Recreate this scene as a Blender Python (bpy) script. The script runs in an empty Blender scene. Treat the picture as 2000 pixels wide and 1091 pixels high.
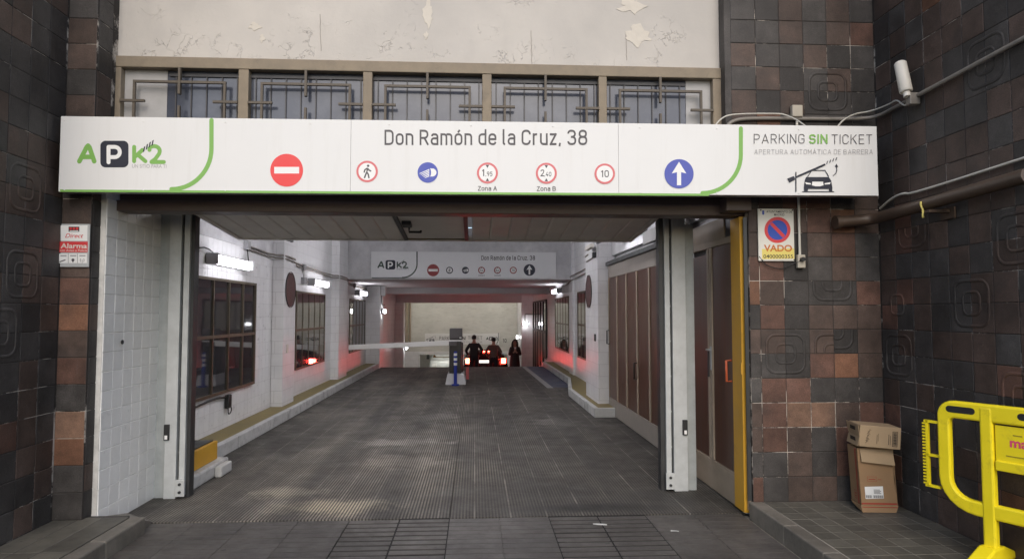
import bpy, bmesh, math, random
from mathutils import Vector, Matrix
random.seed(7)
rnd = random.random
SC = bpy.context.scene
COL = SC.collection
R_ = math.radians

# ------------------------------------------------------------------ camera
PW, PH, PF = 2000., 1091., 1300.          # photograph size and focal length in photo pixels
VPX, VPY, EYE = 928., 612., 1.65          # vanishing point of the driveway, eye height
pitch = math.atan((VPY - PH/2)/PF)
yaw = math.atan((PW/2 - VPX)/PF*math.cos(pitch))
CF = Vector((math.sin(yaw)*math.cos(pitch), math.cos(yaw)*math.cos(pitch), math.sin(pitch)))
CR = Vector((math.cos(yaw), -math.sin(yaw), 0))
CU = CR.cross(CF)
CAM = Vector((0, 0, EYE))
cd = bpy.data.cameras.new('camera'); cam = bpy.data.objects.new('camera', cd); COL.objects.link(cam)
cam.matrix_world = Matrix(((CR.x, CU.x, -CF.x, CAM.x), (CR.y, CU.y, -CF.y, CAM.y), (CR.z, CU.z, -CF.z, CAM.z), (0, 0, 0, 1)))
cd.sensor_width = 36; cd.lens = 36*PF/PW; cd.clip_start = .05; cd.clip_end = 2000
SC.camera = cam
def ray(x, y): return CF + CR*((x-PW/2)/PF) + CU*((PH/2-y)/PF)
def G(x, y, z=0.):  d = ray(x, y); return CAM + d*((z-EYE)/d.z)      # pixel -> point on a level plane
def PY(x, y, Y):    d = ray(x, y); return CAM + d*(Y/d.y)            # pixel -> point on a plane facing the street
def PX(x, y, X):    d = ray(x, y); return CAM + d*(X/d.x)            # pixel -> point on a side wall

# ------------------------------------------------------------------ light
w = bpy.data.worlds.new('World'); SC.world = w; w.use_nodes = True
nt = w.node_tree; nt.nodes.clear()
sky = nt.nodes.new('ShaderNodeTexSky'); sky.sky_type = 'NISHITA'; sky.sun_disc = False
SUN_EL, SUN_AZ = R_(38), R_(179)
sky.sun_elevation = SUN_EL; sky.sun_rotation = SUN_AZ; sky.air_density = 1.0; sky.dust_density = 2.2; sky.ozone_density = 1.0
bg = nt.nodes.new('ShaderNodeBackground'); bg.inputs[1].default_value = .15
ow = nt.nodes.new('ShaderNodeOutputWorld'); nt.links.new(sky.outputs[0], bg.inputs[0]); nt.links.new(bg.outputs[0], ow.inputs[0])
sl = bpy.data.lights.new('sun', 'SUN'); sl.energy = .5; sl.angle = R_(40); sl.color = (1, .97, .93)
so = bpy.data.objects.new('sun', sl); COL.objects.link(so); so.location = (0, -20, 30)
sd = Vector((math.sin(SUN_AZ)*math.cos(SUN_EL), math.cos(SUN_AZ)*math.cos(SUN_EL), math.sin(SUN_EL)))
so.rotation_euler = sd.to_track_quat('Z', 'Y').to_euler()
SC.view_settings.view_transform = 'Standard'; SC.view_settings.look = 'None'
SC.view_settings.exposure = 0.56; SC.view_settings.gamma = 1
SC.render.engine = 'CYCLES'
SC.cycles.use_denoising = True; SC.cycles.max_bounces = 8; SC.cycles.diffuse_bounces = 5
SC.cycles.sample_clamp_indirect = 4.0; SC.cycles.caustics_reflective = False; SC.cycles.caustics_refractive = False
LAMP = 1.5      # overall level of the garage lamps

# ------------------------------------------------------------------ materials
class NB:
    """small helper for node materials"""
    def __init__(s, name):
        s.m = bpy.data.materials.new(name); s.m.use_nodes = True; s.t = s.m.node_tree; s.t.nodes.clear()
        s.out = s.n('OutputMaterial'); s.p = s.n('BsdfPrincipled'); s.l(s.p.outputs[0], s.out.inputs[0])
        s.tc = s.n('TexCoord')
    def n(s, k, **kw):
        x = s.t.nodes.new('ShaderNode'+k)
        for a, b in kw.items(): setattr(x, a, b)
        return x
    def l(s, a, b): s.t.links.new(a, b)
    def put(s, inp, v):
        if hasattr(v, 'links') or hasattr(v, 'is_output'): s.l(v, inp)
        else:
            if isinstance(v, (tuple, list)) and len(v) == 3 and inp.type == 'RGBA': v = (*v, 1)
            inp.default_value = v
    def math(s, op, a, b=0., c=0., clamp=False):
        x = s.n('Math', operation=op, use_clamp=clamp)
        s.put(x.inputs[0], a); s.put(x.inputs[1], b); s.put(x.inputs[2], c); return x.outputs[0]
    def noise(s, scale, detail=5., rough=.6, vec=None, w=None, dist=0.):
        x = s.n('TexNoise'); x.inputs['Scale'].default_value = scale; x.inputs['Detail'].default_value = detail
        x.inputs['Roughness'].default_value = rough; x.inputs['Distortion'].default_value = dist
        if w is not None: x.noise_dimensions = '4D'; s.l(w, x.inputs['W'])
        s.l(vec if vec is not None else s.tc.outputs['Object'], x.inputs['Vector']); return x.outputs[0]
    def rng(s, v, a, b, c, d, smooth=False):
        x = s.n('MapRange'); x.clamp = True
        if smooth: x.interpolation_type = 'SMOOTHSTEP'
        s.put(x.inputs[0], v)
        for i, q in enumerate((a, b, c, d)): s.put(x.inputs[i+1], q)
        return x.outputs[0]
    def mix(s, f, a, b, mode='MIX'):
        x = s.n('Mix', data_type='RGBA', blend_type=mode)
        s.put(x.inputs[0], f); s.put(x.inputs[6], a); s.put(x.inputs[7], b); return x.outputs[2]
    def scl(s, c, f):
        x = s.n('VectorMath', operation='SCALE'); s.put(x.inputs[0], c if not isinstance(c, tuple) else c); s.put(x.inputs[3], f); return x.outputs[0]
    def vec(s, sx, sy, sz, loc=(0, 0, 0)):
        x = s.n('Mapping'); s.l(s.tc.outputs['Object'], x.inputs[0]); x.inputs['Scale'].default_value = (sx, sy, sz); x.inputs['Location'].default_value = loc
        return x.outputs[0]
    def bump(s, h, strength, dist=.01, nrm=None):
        x = s.n('Bump'); x.inputs['Strength'].default_value = strength; x.inputs['Distance'].default_value = dist
        s.l(h, x.inputs['Height'])
        if nrm is not None: s.l(nrm, x.inputs['Normal'])
        return x.outputs[0]
    def wpos(s): return s.n('NewGeometry').outputs['Position']
    def rand(s): return s.n('ObjectInfo').outputs['Random']
    def sep(s):
        x = s.n('SeparateXYZ'); s.l(s.tc.outputs['Object'], x.inputs[0]); return x.outputs
    def fin(s, col, rough=.6, metal=0., spec=.5, nrm=None, **kw):
        s.put(s.p.inputs['Base Color'], col); s.put(s.p.inputs['Roughness'], rough); s.put(s.p.inputs['Metallic'], metal)
        s.put(s.p.inputs['Specular IOR Level'], spec)
        if nrm is not None: s.l(nrm, s.p.inputs['Normal'])
        for k, v in kw.items(): s.put(s.p.inputs[k], v)
        return s.m

def M(name, col, rough=.55, metal=0., spec=.5, amt=.12, ns=6., bump=.0, bs=60., var=0., dirt=None, dirtcol=(.05, .045, .04)):
    b = NB(name); rn = b.rand(); wv = b.math('MULTIPLY', rn, 37.)
    n1 = b.noise(ns, 6, .65, w=wv)
    f = b.rng(n1, .28, .72, 1-amt, 1+amt)
    if var: f = b.math('MULTIPLY', f, b.rng(rn, 0, 1, 1-var, 1+var))
    c = b.scl(tuple(col), f)
    if dirt:
        n2 = b.noise(dirt[0], 8, .7, w=wv, dist=.6)
        c = b.mix(b.rng(n2, dirt[1], dirt[1]+.22, 0, dirt[2]), c, dirtcol)
    nr = None
    if bump:
        nr = b.bump(b.noise(bs, 5, .6, w=wv), bump, .006)
    return b.fin(c, b.rng(n1, .3, .7, max(rough-.08, .02), min(rough+.1, 1)), metal, spec, nr)

def emit(name, col, strength):
    b = NB(name); return b.fin(tuple(c*.8 for c in col), .4, **{'Emission Color': col, 'Emission Strength': strength})

MT = {}
# wall tiles: fired clay glazes
def tilemat(name, col, rough=.5):
    b = NB(name); rn = b.rand(); wv = b.math('MULTIPLY', rn, 91.)
    n1 = b.noise(9, 6, .7, w=wv); n2 = b.noise(70, 4, .6, w=wv); n3 = b.noise(4, 3, .5, w=wv)
    c = b.scl(col, b.math('MULTIPLY', b.rng(n1, .25, .75, .72, 1.3), b.rng(rn, 0, 1, .8, 1.2)))
    n4 = b.noise(170, 3, .6, w=wv); n5 = b.noise(5, 7, .75, vec=b.vec(3.2, .5, 1), w=wv)
    c = b.scl(c, b.rng(n4, .3, .7, .7, 1.35))
    c = b.mix(b.rng(n2, .60, .8, 0, .4), c, (.15, .125, .108))
    c = b.mix(b.rng(n3, .5, .75, 0, .55), c, (.036, .033, .032))
    c = b.mix(b.rng(n5, .60, .74, 0, .3), c, (.17, .155, .14))
    wp = b.wpos(); g = b.noise(1.1, 6, .65, vec=wp); g2 = b.noise(5.5, 6, .7, vec=wp)
    c = b.scl(c, b.math('MULTIPLY', b.rng(g, .34, .66, .62, 1.25), b.rng(g2, .3, .7, .75, 1.22)))
    c = b.mix(b.rng(b.noise(13, 6, .75, vec=wp), .66, .74, 0, .28), c, (.30, .27, .24))
    return b.fin(c, b.rng(n1, .3, .7, rough-.06, rough+.2), 0, .32, b.bump(b.math('ADD', b.noise(22, 6, .65, w=wv), b.math('MULTIPLY', n4, .4)), .5, .006))
MT['t_char'] = tilemat('tile_charcoal', (.058, .053, .050))
MT['t_black'] = tilemat('tile_black', (.042, .038, .036))
MT['t_brown'] = tilemat('tile_brown', (.080, .056, .046))
MT['t_red'] = tilemat('tile_redbrown', (.118, .064, .048))
MT['t_orange'] = tilemat('tile_orange', (.165, .082, .05))
MT['t_tan'] = tilemat('tile_tan', (.21, .125, .085))
def mortar():
    b = NB('mortar')
    n = b.noise(3.2, 6, .75); n2 = b.noise(1.3, 3, .5, vec=b.vec(1, 1, 1, (5, 3, 8)))
    f = b.rng(b.math('ADD', n, b.math('MULTIPLY', n2, .6)), .84, .93, 0, 1)
    return b.fin(b.mix(f, (.05, .044, .04), (.52, .47, .41)), .9, 0, .2, b.bump(b.noise(80), .3, .004))
MT['mortar'] = mortar()
MT['white_tile'] = M('white_glazed_tile', (.85, .84, .81), .34, amt=.05, ns=10, var=.04, dirt=(5, .56, .42), dirtcol=(.36, .34, .31), bump=.08, bs=18)
MT['white_grout'] = M('white_grout', (.60, .59, .56), .9, amt=.3)
MT['white_grout2'] = M('light_grout', (.55, .54, .54), .9, amt=.2)
MT['wall_tile'] = M('garage_wall_tile', (.80, .80, .81), .32, amt=.05, ns=8, var=.04, dirt=(4, .62, .25), dirtcol=(.42, .4, .38))

def wallpaint():
    b = NB('garage_wall_paint')
    n = b.noise(2.2, 6, .65); n2 = b.noise(.7, 5, .6)
    br = b.n('TexBrick'); br.offset = .5
    for k, v in (('Scale', 1.), ('Mortar Size', .006), ('Mortar Smooth', .3), ('Bias', 0.), ('Brick Width', .3), ('Row Height', .2)): br.inputs[k].default_value = v
    s = b.sep(); cx = b.n('CombineXYZ'); b.l(b.math('ADD', s[0], s[1]), cx.inputs[0]); b.l(s[2], cx.inputs[1]); b.l(cx.outputs[0], br.inputs['Vector'])
    f = br.outputs['Fac']
    c = b.scl((.80, .80, .81), b.rng(n, .3, .7, .88, 1.04))
    c = b.mix(b.rng(n2, .56, .75, 0, .35), c, (.46, .45, .44))
    c = b.mix(b.math('MULTIPLY', f, .35), c, (.40, .39, .39))
    return b.fin(c, .38, 0, .5, b.bump(b.math('SUBTRACT', 1., f), .25, .004))
MT['wall'] = wallpaint()

def concrete_wall():
    b = NB('grey_concrete'); n = b.noise(1.6, 8, .7); n2 = b.noise(9, 6, .6)
    c = b.mix(b.rng(n, .35, .68, 0, 1), (.50, .50, .52), (.70, .70, .71)); c = b.mix(b.rng(n2, .5, .75, 0, .3), c, (.36, .35, .35))
    return b.fin(c, .7, 0, .3, b.bump(n2, .15, .01))
MT['conc'] = concrete_wall()
MT['ceil'] = M('ceiling_paint', (.66, .65, .66), .75, amt=.1, ns=1.5, dirt=(1.2, .6, .3), dirtcol=(.4, .38, .37))
def cream():
    b = NB('cream_wall'); n = b.noise(1.2, 7, .7, vec=b.vec(1, 1, 2.2)); n2 = b.noise(7, 6, .6, vec=b.vec(.6, 1, 2))
    c = b.mix(b.rng(n, .35, .7, 0, 1), (.53, .525, .48), (.66, .65, .60)); c = b.mix(b.rng(n2, .52, .72, 0, .5), c, (.40, .385, .33))
    return b.fin(c, .8, 0, .3, b.bump(n2, .2, .01))
MT['cream'] = cream()

def plaster():
    b = NB('old_plaster'); s = b.sep()
    n = b.noise(1.1, 6, .6); nf = b.noise(24, 6, .7); nm = b.noise(4.2, 7, .68)
    c = b.mix(b.rng(n, .34, .68, 0, 1), (.49, .465, .43), (.60, .565, .515))
    c = b.mix(b.rng(b.noise(2.6, 5, .6, vec=b.vec(1, 1, .35)), .54, .76, 0, .35), c, (.42, .40, .375))
    # blistering and hairline cracks only in some zones
    zone = b.rng(b.noise(1.0, 3, .55, vec=b.vec(.9, 1, 1.2, (3.1, 0, 1.7))), .47, .60, 0, 1)
    v = b.n('TexVoronoi', feature='DISTANCE_TO_EDGE'); v.inputs['Scale'].default_value = 7.
    vw = b.n('VectorMath', operation='ADD'); b.l(b.tc.outputs['Object'], vw.inputs[0])
    nz = b.n('TexNoise'); nz.inputs['Scale'].default_value = 9.; nz.inputs['Detail'].default_value = 4; b.l(b.tc.outputs['Object'], nz.inputs['Vector'])
    sc = b.n('VectorMath', operation='SCALE'); b.l(nz.outputs['Color'], sc.inputs[0]); sc.inputs[3].default_value = .35; b.l(sc.outputs[0], vw.inputs[1])
    b.l(vw.outputs[0], v.inputs['Vector'])
    gate = b.math('MULTIPLY', zone, b.rng(nm, .52, .60, 0, 1))
    crack = b.math('MULTIPLY', b.rng(v.outputs['Distance'], .0, .035, 1, 0), gate)
    c = b.mix(b.math('MULTIPLY', crack, .6), c, (.26, .24, .22))
    h = b.math('SUBTRACT', b.math('ADD', b.math('MULTIPLY', nm, b.rng(zone, 0, 1, .1, .8)), b.math('MULTIPLY', nf, .12)), b.math('MULTIPLY', crack, .8))
    return b.fin(c, .85, 0, .3, b.bump(h, .45, .02))
MT['plaster'] = plaster()
MT['peel'] = M('bare_plaster', (.63, .585, .51), .9, amt=.08, ns=14, bump=.3, bs=40)
MT['taupe'] = M('taupe_frame', (.25, .205, .148), .7, amt=.2, ns=7, bump=.2, bs=40, dirt=(6, .58, .5), dirtcol=(.09, .075, .06))
MT['bar'] = M('grille_iron', (.105, .086, .065), .6, amt=.25, ns=20, bump=.2)
MT['darkbar'] = M('dark_window_bar', (.055, .055, .06), .5)
MT['beam'] = M('brown_steel', (.088, .06, .052), .48, amt=.22, ns=3, dirt=(7, .6, .5), dirtcol=(.035, .027, .024), bump=.12, bs=25)
def signmat():
    b = NB('sign_white'); n = b.noise(1.0, 4, .6); st = b.noise(2.0, 6, .65, vec=b.vec(9, 1, .7)); sp = b.noise(26, 5, .7)
    c = b.scl((.74, .74, .725), b.rng(n, .3, .7, .955, 1.02)); c = b.mix(b.rng(st, .52, .75, 0, .16), c, (.52, .50, .45)); c = b.mix(b.rng(sp, .70, .76, 0, .3), c, (.5, .48, .44))
    return b.fin(c, b.rng(n, .3, .7, .36, .5), 0, .5, b.bump(b.noise(.8, 2, .5), .05, .05))
MT['sign'] = signmat()
MT['sign2'] = M('sign_grey_white', (.78, .79, .80), .45, amt=.02)
MT['edge'] = M('sign_edge', (.45, .45, .44), .4)
def ink(n, c, r=.5): return M(n, c, r, amt=.02)
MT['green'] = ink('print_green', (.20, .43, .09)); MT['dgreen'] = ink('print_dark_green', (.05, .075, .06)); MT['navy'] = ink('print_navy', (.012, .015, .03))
MT['grey'] = ink('print_grey', (.075, .07, .075)); MT['lgrey'] = ink('print_light_grey', (.36, .35, .35)); MT['pred'] = ink('print_red', (.78, .06, .06))
MT['pink'] = ink('print_soft_red', (.66, .16, .17)); MT['blue'] = ink('print_blue', (.075, .10, .42)); MT['white'] = ink('print_white', (.82, .82, .80))
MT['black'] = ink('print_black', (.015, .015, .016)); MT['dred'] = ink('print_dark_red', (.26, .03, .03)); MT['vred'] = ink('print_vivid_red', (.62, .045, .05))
MT['vyel'] = ink('print_yellow', (.72, .60, .16)); MT['vora'] = ink('print_orange', (.52, .15, .02)); MT['vblue'] = ink('print_sign_blue', (.025, .07, .40))
MT['plate'] = M('enamel_plate', (.70, .68, .61), .35, amt=.06)
MT['magenta'] = ink('print_magenta', (.70, .07, .16)); MT['ol'] = ink('print_olive', (.36, .28, .02))
MT['galv'] = M('galvanised_steel', (.38, .405, .405), .52, .3, amt=.16, ns=9, bump=.05, dirt=(5, .62, .45), dirtcol=(.16, .15, .14))
MT['galv2'] = M('pale_steel', (.50, .52, .52), .52, .2, amt=.14, ns=7, dirt=(6, .6, .4), dirtcol=(.2, .19, .17))
MT['dsteel'] = M('dark_steel', (.05, .052, .054), .45, .5, amt=.2)
MT['rib'] = M('door_sheet', (.80, .78, .74), .5, .0, amt=.12, ns=2.5, dirt=(3, .6, .35), dirtcol=(.2, .18, .16))
MT['wood'] = None
def wood():
    b = NB('brown_door_panel'); rn = b.rand(); wv = b.math('MULTIPLY', rn, 60.)
    n = b.noise(3, 8, .65, vec=b.vec(9, 9, .35), w=wv); n2 = b.noise(30, 4, .6, vec=b.vec(3, 3, .06), w=wv)
    c = b.mix(b.rng(n, .3, .7, 0, 1), (.045, .016, .009), (.105, .040, .020)); c = b.mix(b.rng(n2, .55, .8, 0, .4), c, (.13, .075, .055))
    return b.fin(c, b.rng(n, .3, .7, .26, .42), 0, .32, b.bump(n2, .1, .004))
MT['wood'] = wood()
MT['dframe'] = M('beige_door_frame', (.31, .25, .185), .6, amt=.18, ns=5, dirt=(7, .58, .5), dirtcol=(.13, .1, .08))
MT['gframe'] = M('grey_door_frame', (.26, .23, .20), .6, amt=.16, ns=5, dirt=(7, .58, .5), dirtcol=(.10, .085, .075))
MT['yel'] = M('yellow_paint', (.56, .30, .022), .55, amt=.12, ns=4, dirt=(6, .6, .6), dirtcol=(.14, .08, .03), bump=.1)
MT['orange'] = M('orange_handle', (.62, .13, .05), .5)
MT['winframe'] = M('brown_window_frame', (.105, .086, .058), .45, .3, amt=.25, ns=20)
MT['ledge'] = M('ochre_ledge_paint', (.20, .155, .06), .7, amt=.2, ns=4, dirt=(3, .55, .5), dirtcol=(.10, .09, .06))
MT['kerbw'] = M('painted_kerb', (.50, .50, .49), .75, amt=.15, ns=5, dirt=(4.5, .50, .75), dirtcol=(.11, .105, .10), bump=.3, bs=20)
MT['cable'] = M('white_cable', (.55, .53, .47), .5); MT['pipe'] = M('grey_conduit', (.22, .20, .175), .5, amt=.2, ns=12, dirt=(9, .6, .5))
MT['bpipe'] = M('brown_pipe', (.075, .05, .035), .45, amt=.25, ns=8, dirt=(8, .6, .4))
MT['bcable'] = M('black_cable', (.014, .013, .012), .5); MT['boxp'] = M('beige_plastic', (.42, .38, .31), .5, dirt=(12, .58, .4))
MT['ant'] = M('white_plastic', (.68, .65, .58), .45, amt=.06); MT['lampbody'] = M('lamp_housing', (.34, .34, .35), .5)
MT['tube'] = emit('lamp_diffuser', (.96, .945, 1.), 5*LAMP); MT['tube2'] = emit('added_lamp_diffuser', (.97, .95, 1.), 22*LAMP)
MT['bulk'] = emit('bulkhead_glass', (.95, .97, 1.), 14*LAMP)
MT['warm'] = emit('added_warm_diffuser', (1., .96, .86), 17*LAMP)
MT['brake'] = emit('brake_lamp', (1., .06, .035), 34); MT['platelit'] = emit('lit_number_plate', (1, .95, .9), .9)
def glass():
    b = NB('window_glass'); n = b.noise(1.7, 3, .5)
    m = b.fin((.035, .035, .039), .035, 0, .5, b.bump(n, .03, .02)); b.p.inputs['IOR'].default_value = 2.3; return m
MT['glass'] = glass()
def glass2():
    b = NB('clerestory_glass'); n = b.noise(1.3, 4, .5)
    c = b.mix(b.rng(b.noise(5, 6, .65), .45, .7, 0, 1), (.062, .070, .095), (.095, .105, .13))
    m = b.fin(c, .14, 0, .5, b.bump(n, .04, .02)); b.p.inputs['IOR'].default_value = 1.6; return m
MT['glass2'] = glass2()
MT['board'] = M('pale_board', (.40, .395, .39), .6, amt=.2, ns=3)

def drive():
    b = NB('ribbed_concrete'); s = b.sep()
    ph = b.math('FRACT', b.math('DIVIDE', s[0], .027)); tri = b.math('ABSOLUTE', b.math('SUBTRACT', b.math('MULTIPLY', ph, 2.), 1.))
    rib = b.rng(tri, .30, .72, 0, 1, True)
    n = b.noise(.55, 8, .68); n2 = b.noise(3.1, 8, .7); n3 = b.noise(40, 5, .65); streak = b.noise(1.1, 5, .6, vec=b.vec(2.2, .35, 1))
    fade = b.rng(b.noise(.8, 4, .6, vec=b.vec(.8, .8, 1, (4, 2, 0))), .40, .66, .4, 1)           # how worn the ribs are
    left = b.rng(s[0], -.4, .1, 1, .45)
    wear = b.math('MULTIPLY', b.math('MULTIPLY', rib, fade), left)
    base = b.mix(b.rng(n, .32, .68, 0, 1), (.027, .024, .0205), (.055, .049, .042))
    base = b.mix(b.rng(n2, .5, .72, 0, .6), base, (.034, .032, .030))
    top = b.mix(b.rng(streak, .40, .66, 0, 1), (.15, .138, .12), (.42, .38, .31))
    c = b.mix(b.math('MULTIPLY', wear, .95), base, top)
    g3 = b.math('ABSOLUTE', b.math('SUBTRACT', b.math('FRACT', b.math('ADD', b.math('DIVIDE', s[0], .297), .5)), .5))
    g4 = b.math('ABSOLUTE', b.math('SUBTRACT', b.math('FRACT', b.math('ADD', b.math('DIVIDE', s[1], .46), b.math('MULTIPLY', b.math('FLOOR', b.math('DIVIDE', s[0], .594)), .37))), .5))
    ln = b.math('MAXIMUM', b.rng(g3, .012, .035, .75, 0), b.rng(g4, .006, .016, .2, 0))
    c = b.mix(b.math('MULTIPLY', ln, b.rng(b.noise(2.3, 6, .7, vec=b.vec(1, .6, 1, (9, 4, 0))), .42, .62, 0, 1)), c, (.30, .275, .24))
    c = b.mix(b.math('MULTIPLY', b.rng(tri, .0, .28, 1, 0), b.math('MULTIPLY', fade, .85)), c, (.022, .020, .018))
    # pale cement lines across and oil stains near the threshold
    for (x, y, rx, ry, k, colr) in ((1.05, 5.72, .75, .16, .85, (.018, .017, .016)), (1.75, 6.0, .5, .3, .55, (.03, .028, .026)), (.75, 6.3, .6, .4, .45, (.03, .028, .026)),
                                   (-1.2, 5.85, .55, .30, .9, (.50, .44, .32)), (-1.75, 6.35, .4, .25, .8, (.45, .41, .32)), (-.75, 7.6, .5, .5, .6, (.40, .36, .30)), (-.9, 8.7, .7, .3, .75, (.46, .43, .38)), (-.6, 10.8, .4, .5, .5, (.36, .34, .30)), (1.2, 10.2, .4, .6, .45, (.32, .30, .27))):
        dx = b.math('DIVIDE', b.math('SUBTRACT', s[0], x), rx); dy = b.math('DIVIDE', b.math('SUBTRACT', s[1], y), ry)
        d = b.math('SQRT', b.math('ADD', b.math('MULTIPLY', dx, dx), b.math('MULTIPLY', dy, dy)))
        d = b.math('ADD', d, b.math('MULTIPLY', b.math('SUBTRACT', n2, .5), 2.2))
        f = b.rng(d, .35, 1.1, k, 0, True)
        if colr[0] > .1: f = b.math('MULTIPLY', f, b.rng(rib, 0, 1, .15, 1))
        c = b.mix(f, c, colr)
    c = b.scl(c, b.rng(n3, .3, .7, .8, 1.22))
    for tx in (-1.55, -.75, .55, 1.35):        # darker tyre tracks
        f = b.rng(b.math('ABSOLUTE', b.math('SUBTRACT', s[0], b.math('ADD', tx, b.math('MULTIPLY', b.math('SUBTRACT', n, .5), .5)))), .06, .24, .38, 0, True)
        c = b.mix(f, c, (.03, .029, .027))
    sp = b.noise(14, 4, .6); c = b.mix(b.rng(sp, .70, .74, 0, .7), c, (.022, .021, .02))
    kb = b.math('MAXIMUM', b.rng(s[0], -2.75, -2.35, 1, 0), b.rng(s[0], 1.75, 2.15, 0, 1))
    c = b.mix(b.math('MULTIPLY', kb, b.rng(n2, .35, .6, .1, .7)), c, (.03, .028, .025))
    return b.fin(c, b.rng(n2, .3, .7, .5, .78), 0, .35, b.bump(b.math('ADD', b.math('MULTIPLY', rib, fade), b.math('MULTIPLY', n3, .3)), .6, .006))
MT['drive'] = drive()
def paving(name, c0, c1, var=.12, scale=3.):
    b = NB(name); rn = b.rand(); wv = b.math('MULTIPLY', rn, 53.)
    wp = b.wpos(); n = b.noise(scale, 8, .7, vec=wp); g = b.noise(.9, 5, .6, vec=wp); n2 = b.noise(45, 5, .6, vec=wp); n3 = b.noise(9, 6, .65, w=wv)
    c = b.mix(b.rng(n, .33, .67, 0, 1), c0, c1); c = b.scl(c, b.math('MULTIPLY', b.rng(rn, 0, 1, 1-var, 1+var), b.rng(g, .35, .65, .7, 1.15)))
    gum = b.noise(11, 2, .4, vec=wp); c = b.mix(b.rng(gum, .73, .76, 0, .8), c, (.02, .019, .018))
    c = b.mix(b.rng(n3, .56, .74, 0, .45), c, tuple(x*.45 for x in c0)); c = b.mix(b.rng(n2, .64, .78, 0, .4), c, (.25, .235, .21))
    return b.fin(c, b.rng(n3, .3, .7, .42, .66), 0, .45, b.bump(n2, .3, .004))
MT['slab'] = paving('paver_concrete', (.060, .054, .048), (.10, .09, .08))
MT['walk'] = paving('pavement_tile', (.085, .080, .066), (.135, .125, .10), .16)
MT['kerbs'] = paving('granite_kerb', (.11, .10, .082), (.20, .18, .15), .1, 5)
MT['joint'] = M('dark_joint', (.008, .0075, .007), .9, amt=.3, ns=8)
MT['pjoint'] = M('pale_joint', (.26, .24, .20), .9, amt=.35, ns=6)
MT['mjoint'] = M('mid_joint', (.052, .049, .045), .9, amt=.5, ns=2)
MT['asph'] = M('asphalt', (.05, .05, .05), .85, amt=.2, ns=30, bump=.3, bs=120)
MT['bluefl'] = M('blue_floor_paint', (.022, .032, .075), .55, amt=.2, ns=4); MT['wline'] = M('white_floor_line', (.34, .34, .33), .7, amt=.2, ns=8, dirt=(6, .55, .5))
MT['card'] = M('cardboard', (.30, .185, .095), .8, amt=.1, ns=6, bump=.1, bs=90); MT['card2'] = M('pale_cardboard', (.36, .26, .155), .8, amt=.08, ns=6)
MT['cardred'] = ink('cardboard_red_print', (.34, .05, .03), .8); MT['cardink'] = ink('cardboard_black_print', (.03, .022, .016), .8)
MT['byel'] = M('barrier_yellow_plastic', (.86, .70, .014), .42, amt=.06, ns=5, dirt=(9, .55, .6), dirtcol=(.34, .25, .03), bump=.05)
MT['paper'] = M('paper_scrap', (.6, .6, .58), .8)
MT['bol'] = M('blue_bollard', (.015, .035, .28), .45); MT['conew'] = M('white_concrete', (.55, .55, .56), .7, amt=.1, ns=5, dirt=(5, .6, .4), dirtcol=(.25, .24, .23))
MT['pedblack'] = M('black_cabinet', (.016, .016, .019), .4); MT['pedgrey'] = M('grey_cabinet', (.085, .08, .085), .5); MT['boom'] = M('boom_white', (.78, .78, .77), .45, amt=.06)
MT['disc'] = M('faded_red_disc', (.075, .03, .028), .5, amt=.3, ns=10)
MT['skin'] = M('skin', (.40, .22, .16), .55); MT['hair'] = M('dark_hair', (.012, .009, .008), .5)
MT['cl_black'] = M('black_cloth', (.022, .02, .021), .85); MT['cl_grey'] = M('grey_brown_jacket', (.13, .085, .075), .85); MT['cl_navy'] = M('dark_trousers', (.014, .014, .019), .85); MT['cl_coat'] = M('dark_coat', (.028, .02, .021), .85)
MT['reflglass'] = M('warm_reflection_glass', (.10, .055, .018), .12); MT['carblk'] = M('black_car_paint', (.010, .010, .012), .22); MT['carwht'] = M('white_van_paint', (.55, .57, .57), .3); MT['tyre'] = M('tyre_rubber', (.02, .02, .02), .8); MT['carglass'] = M('car_glass', (.02, .02, .022), .05)

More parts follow.
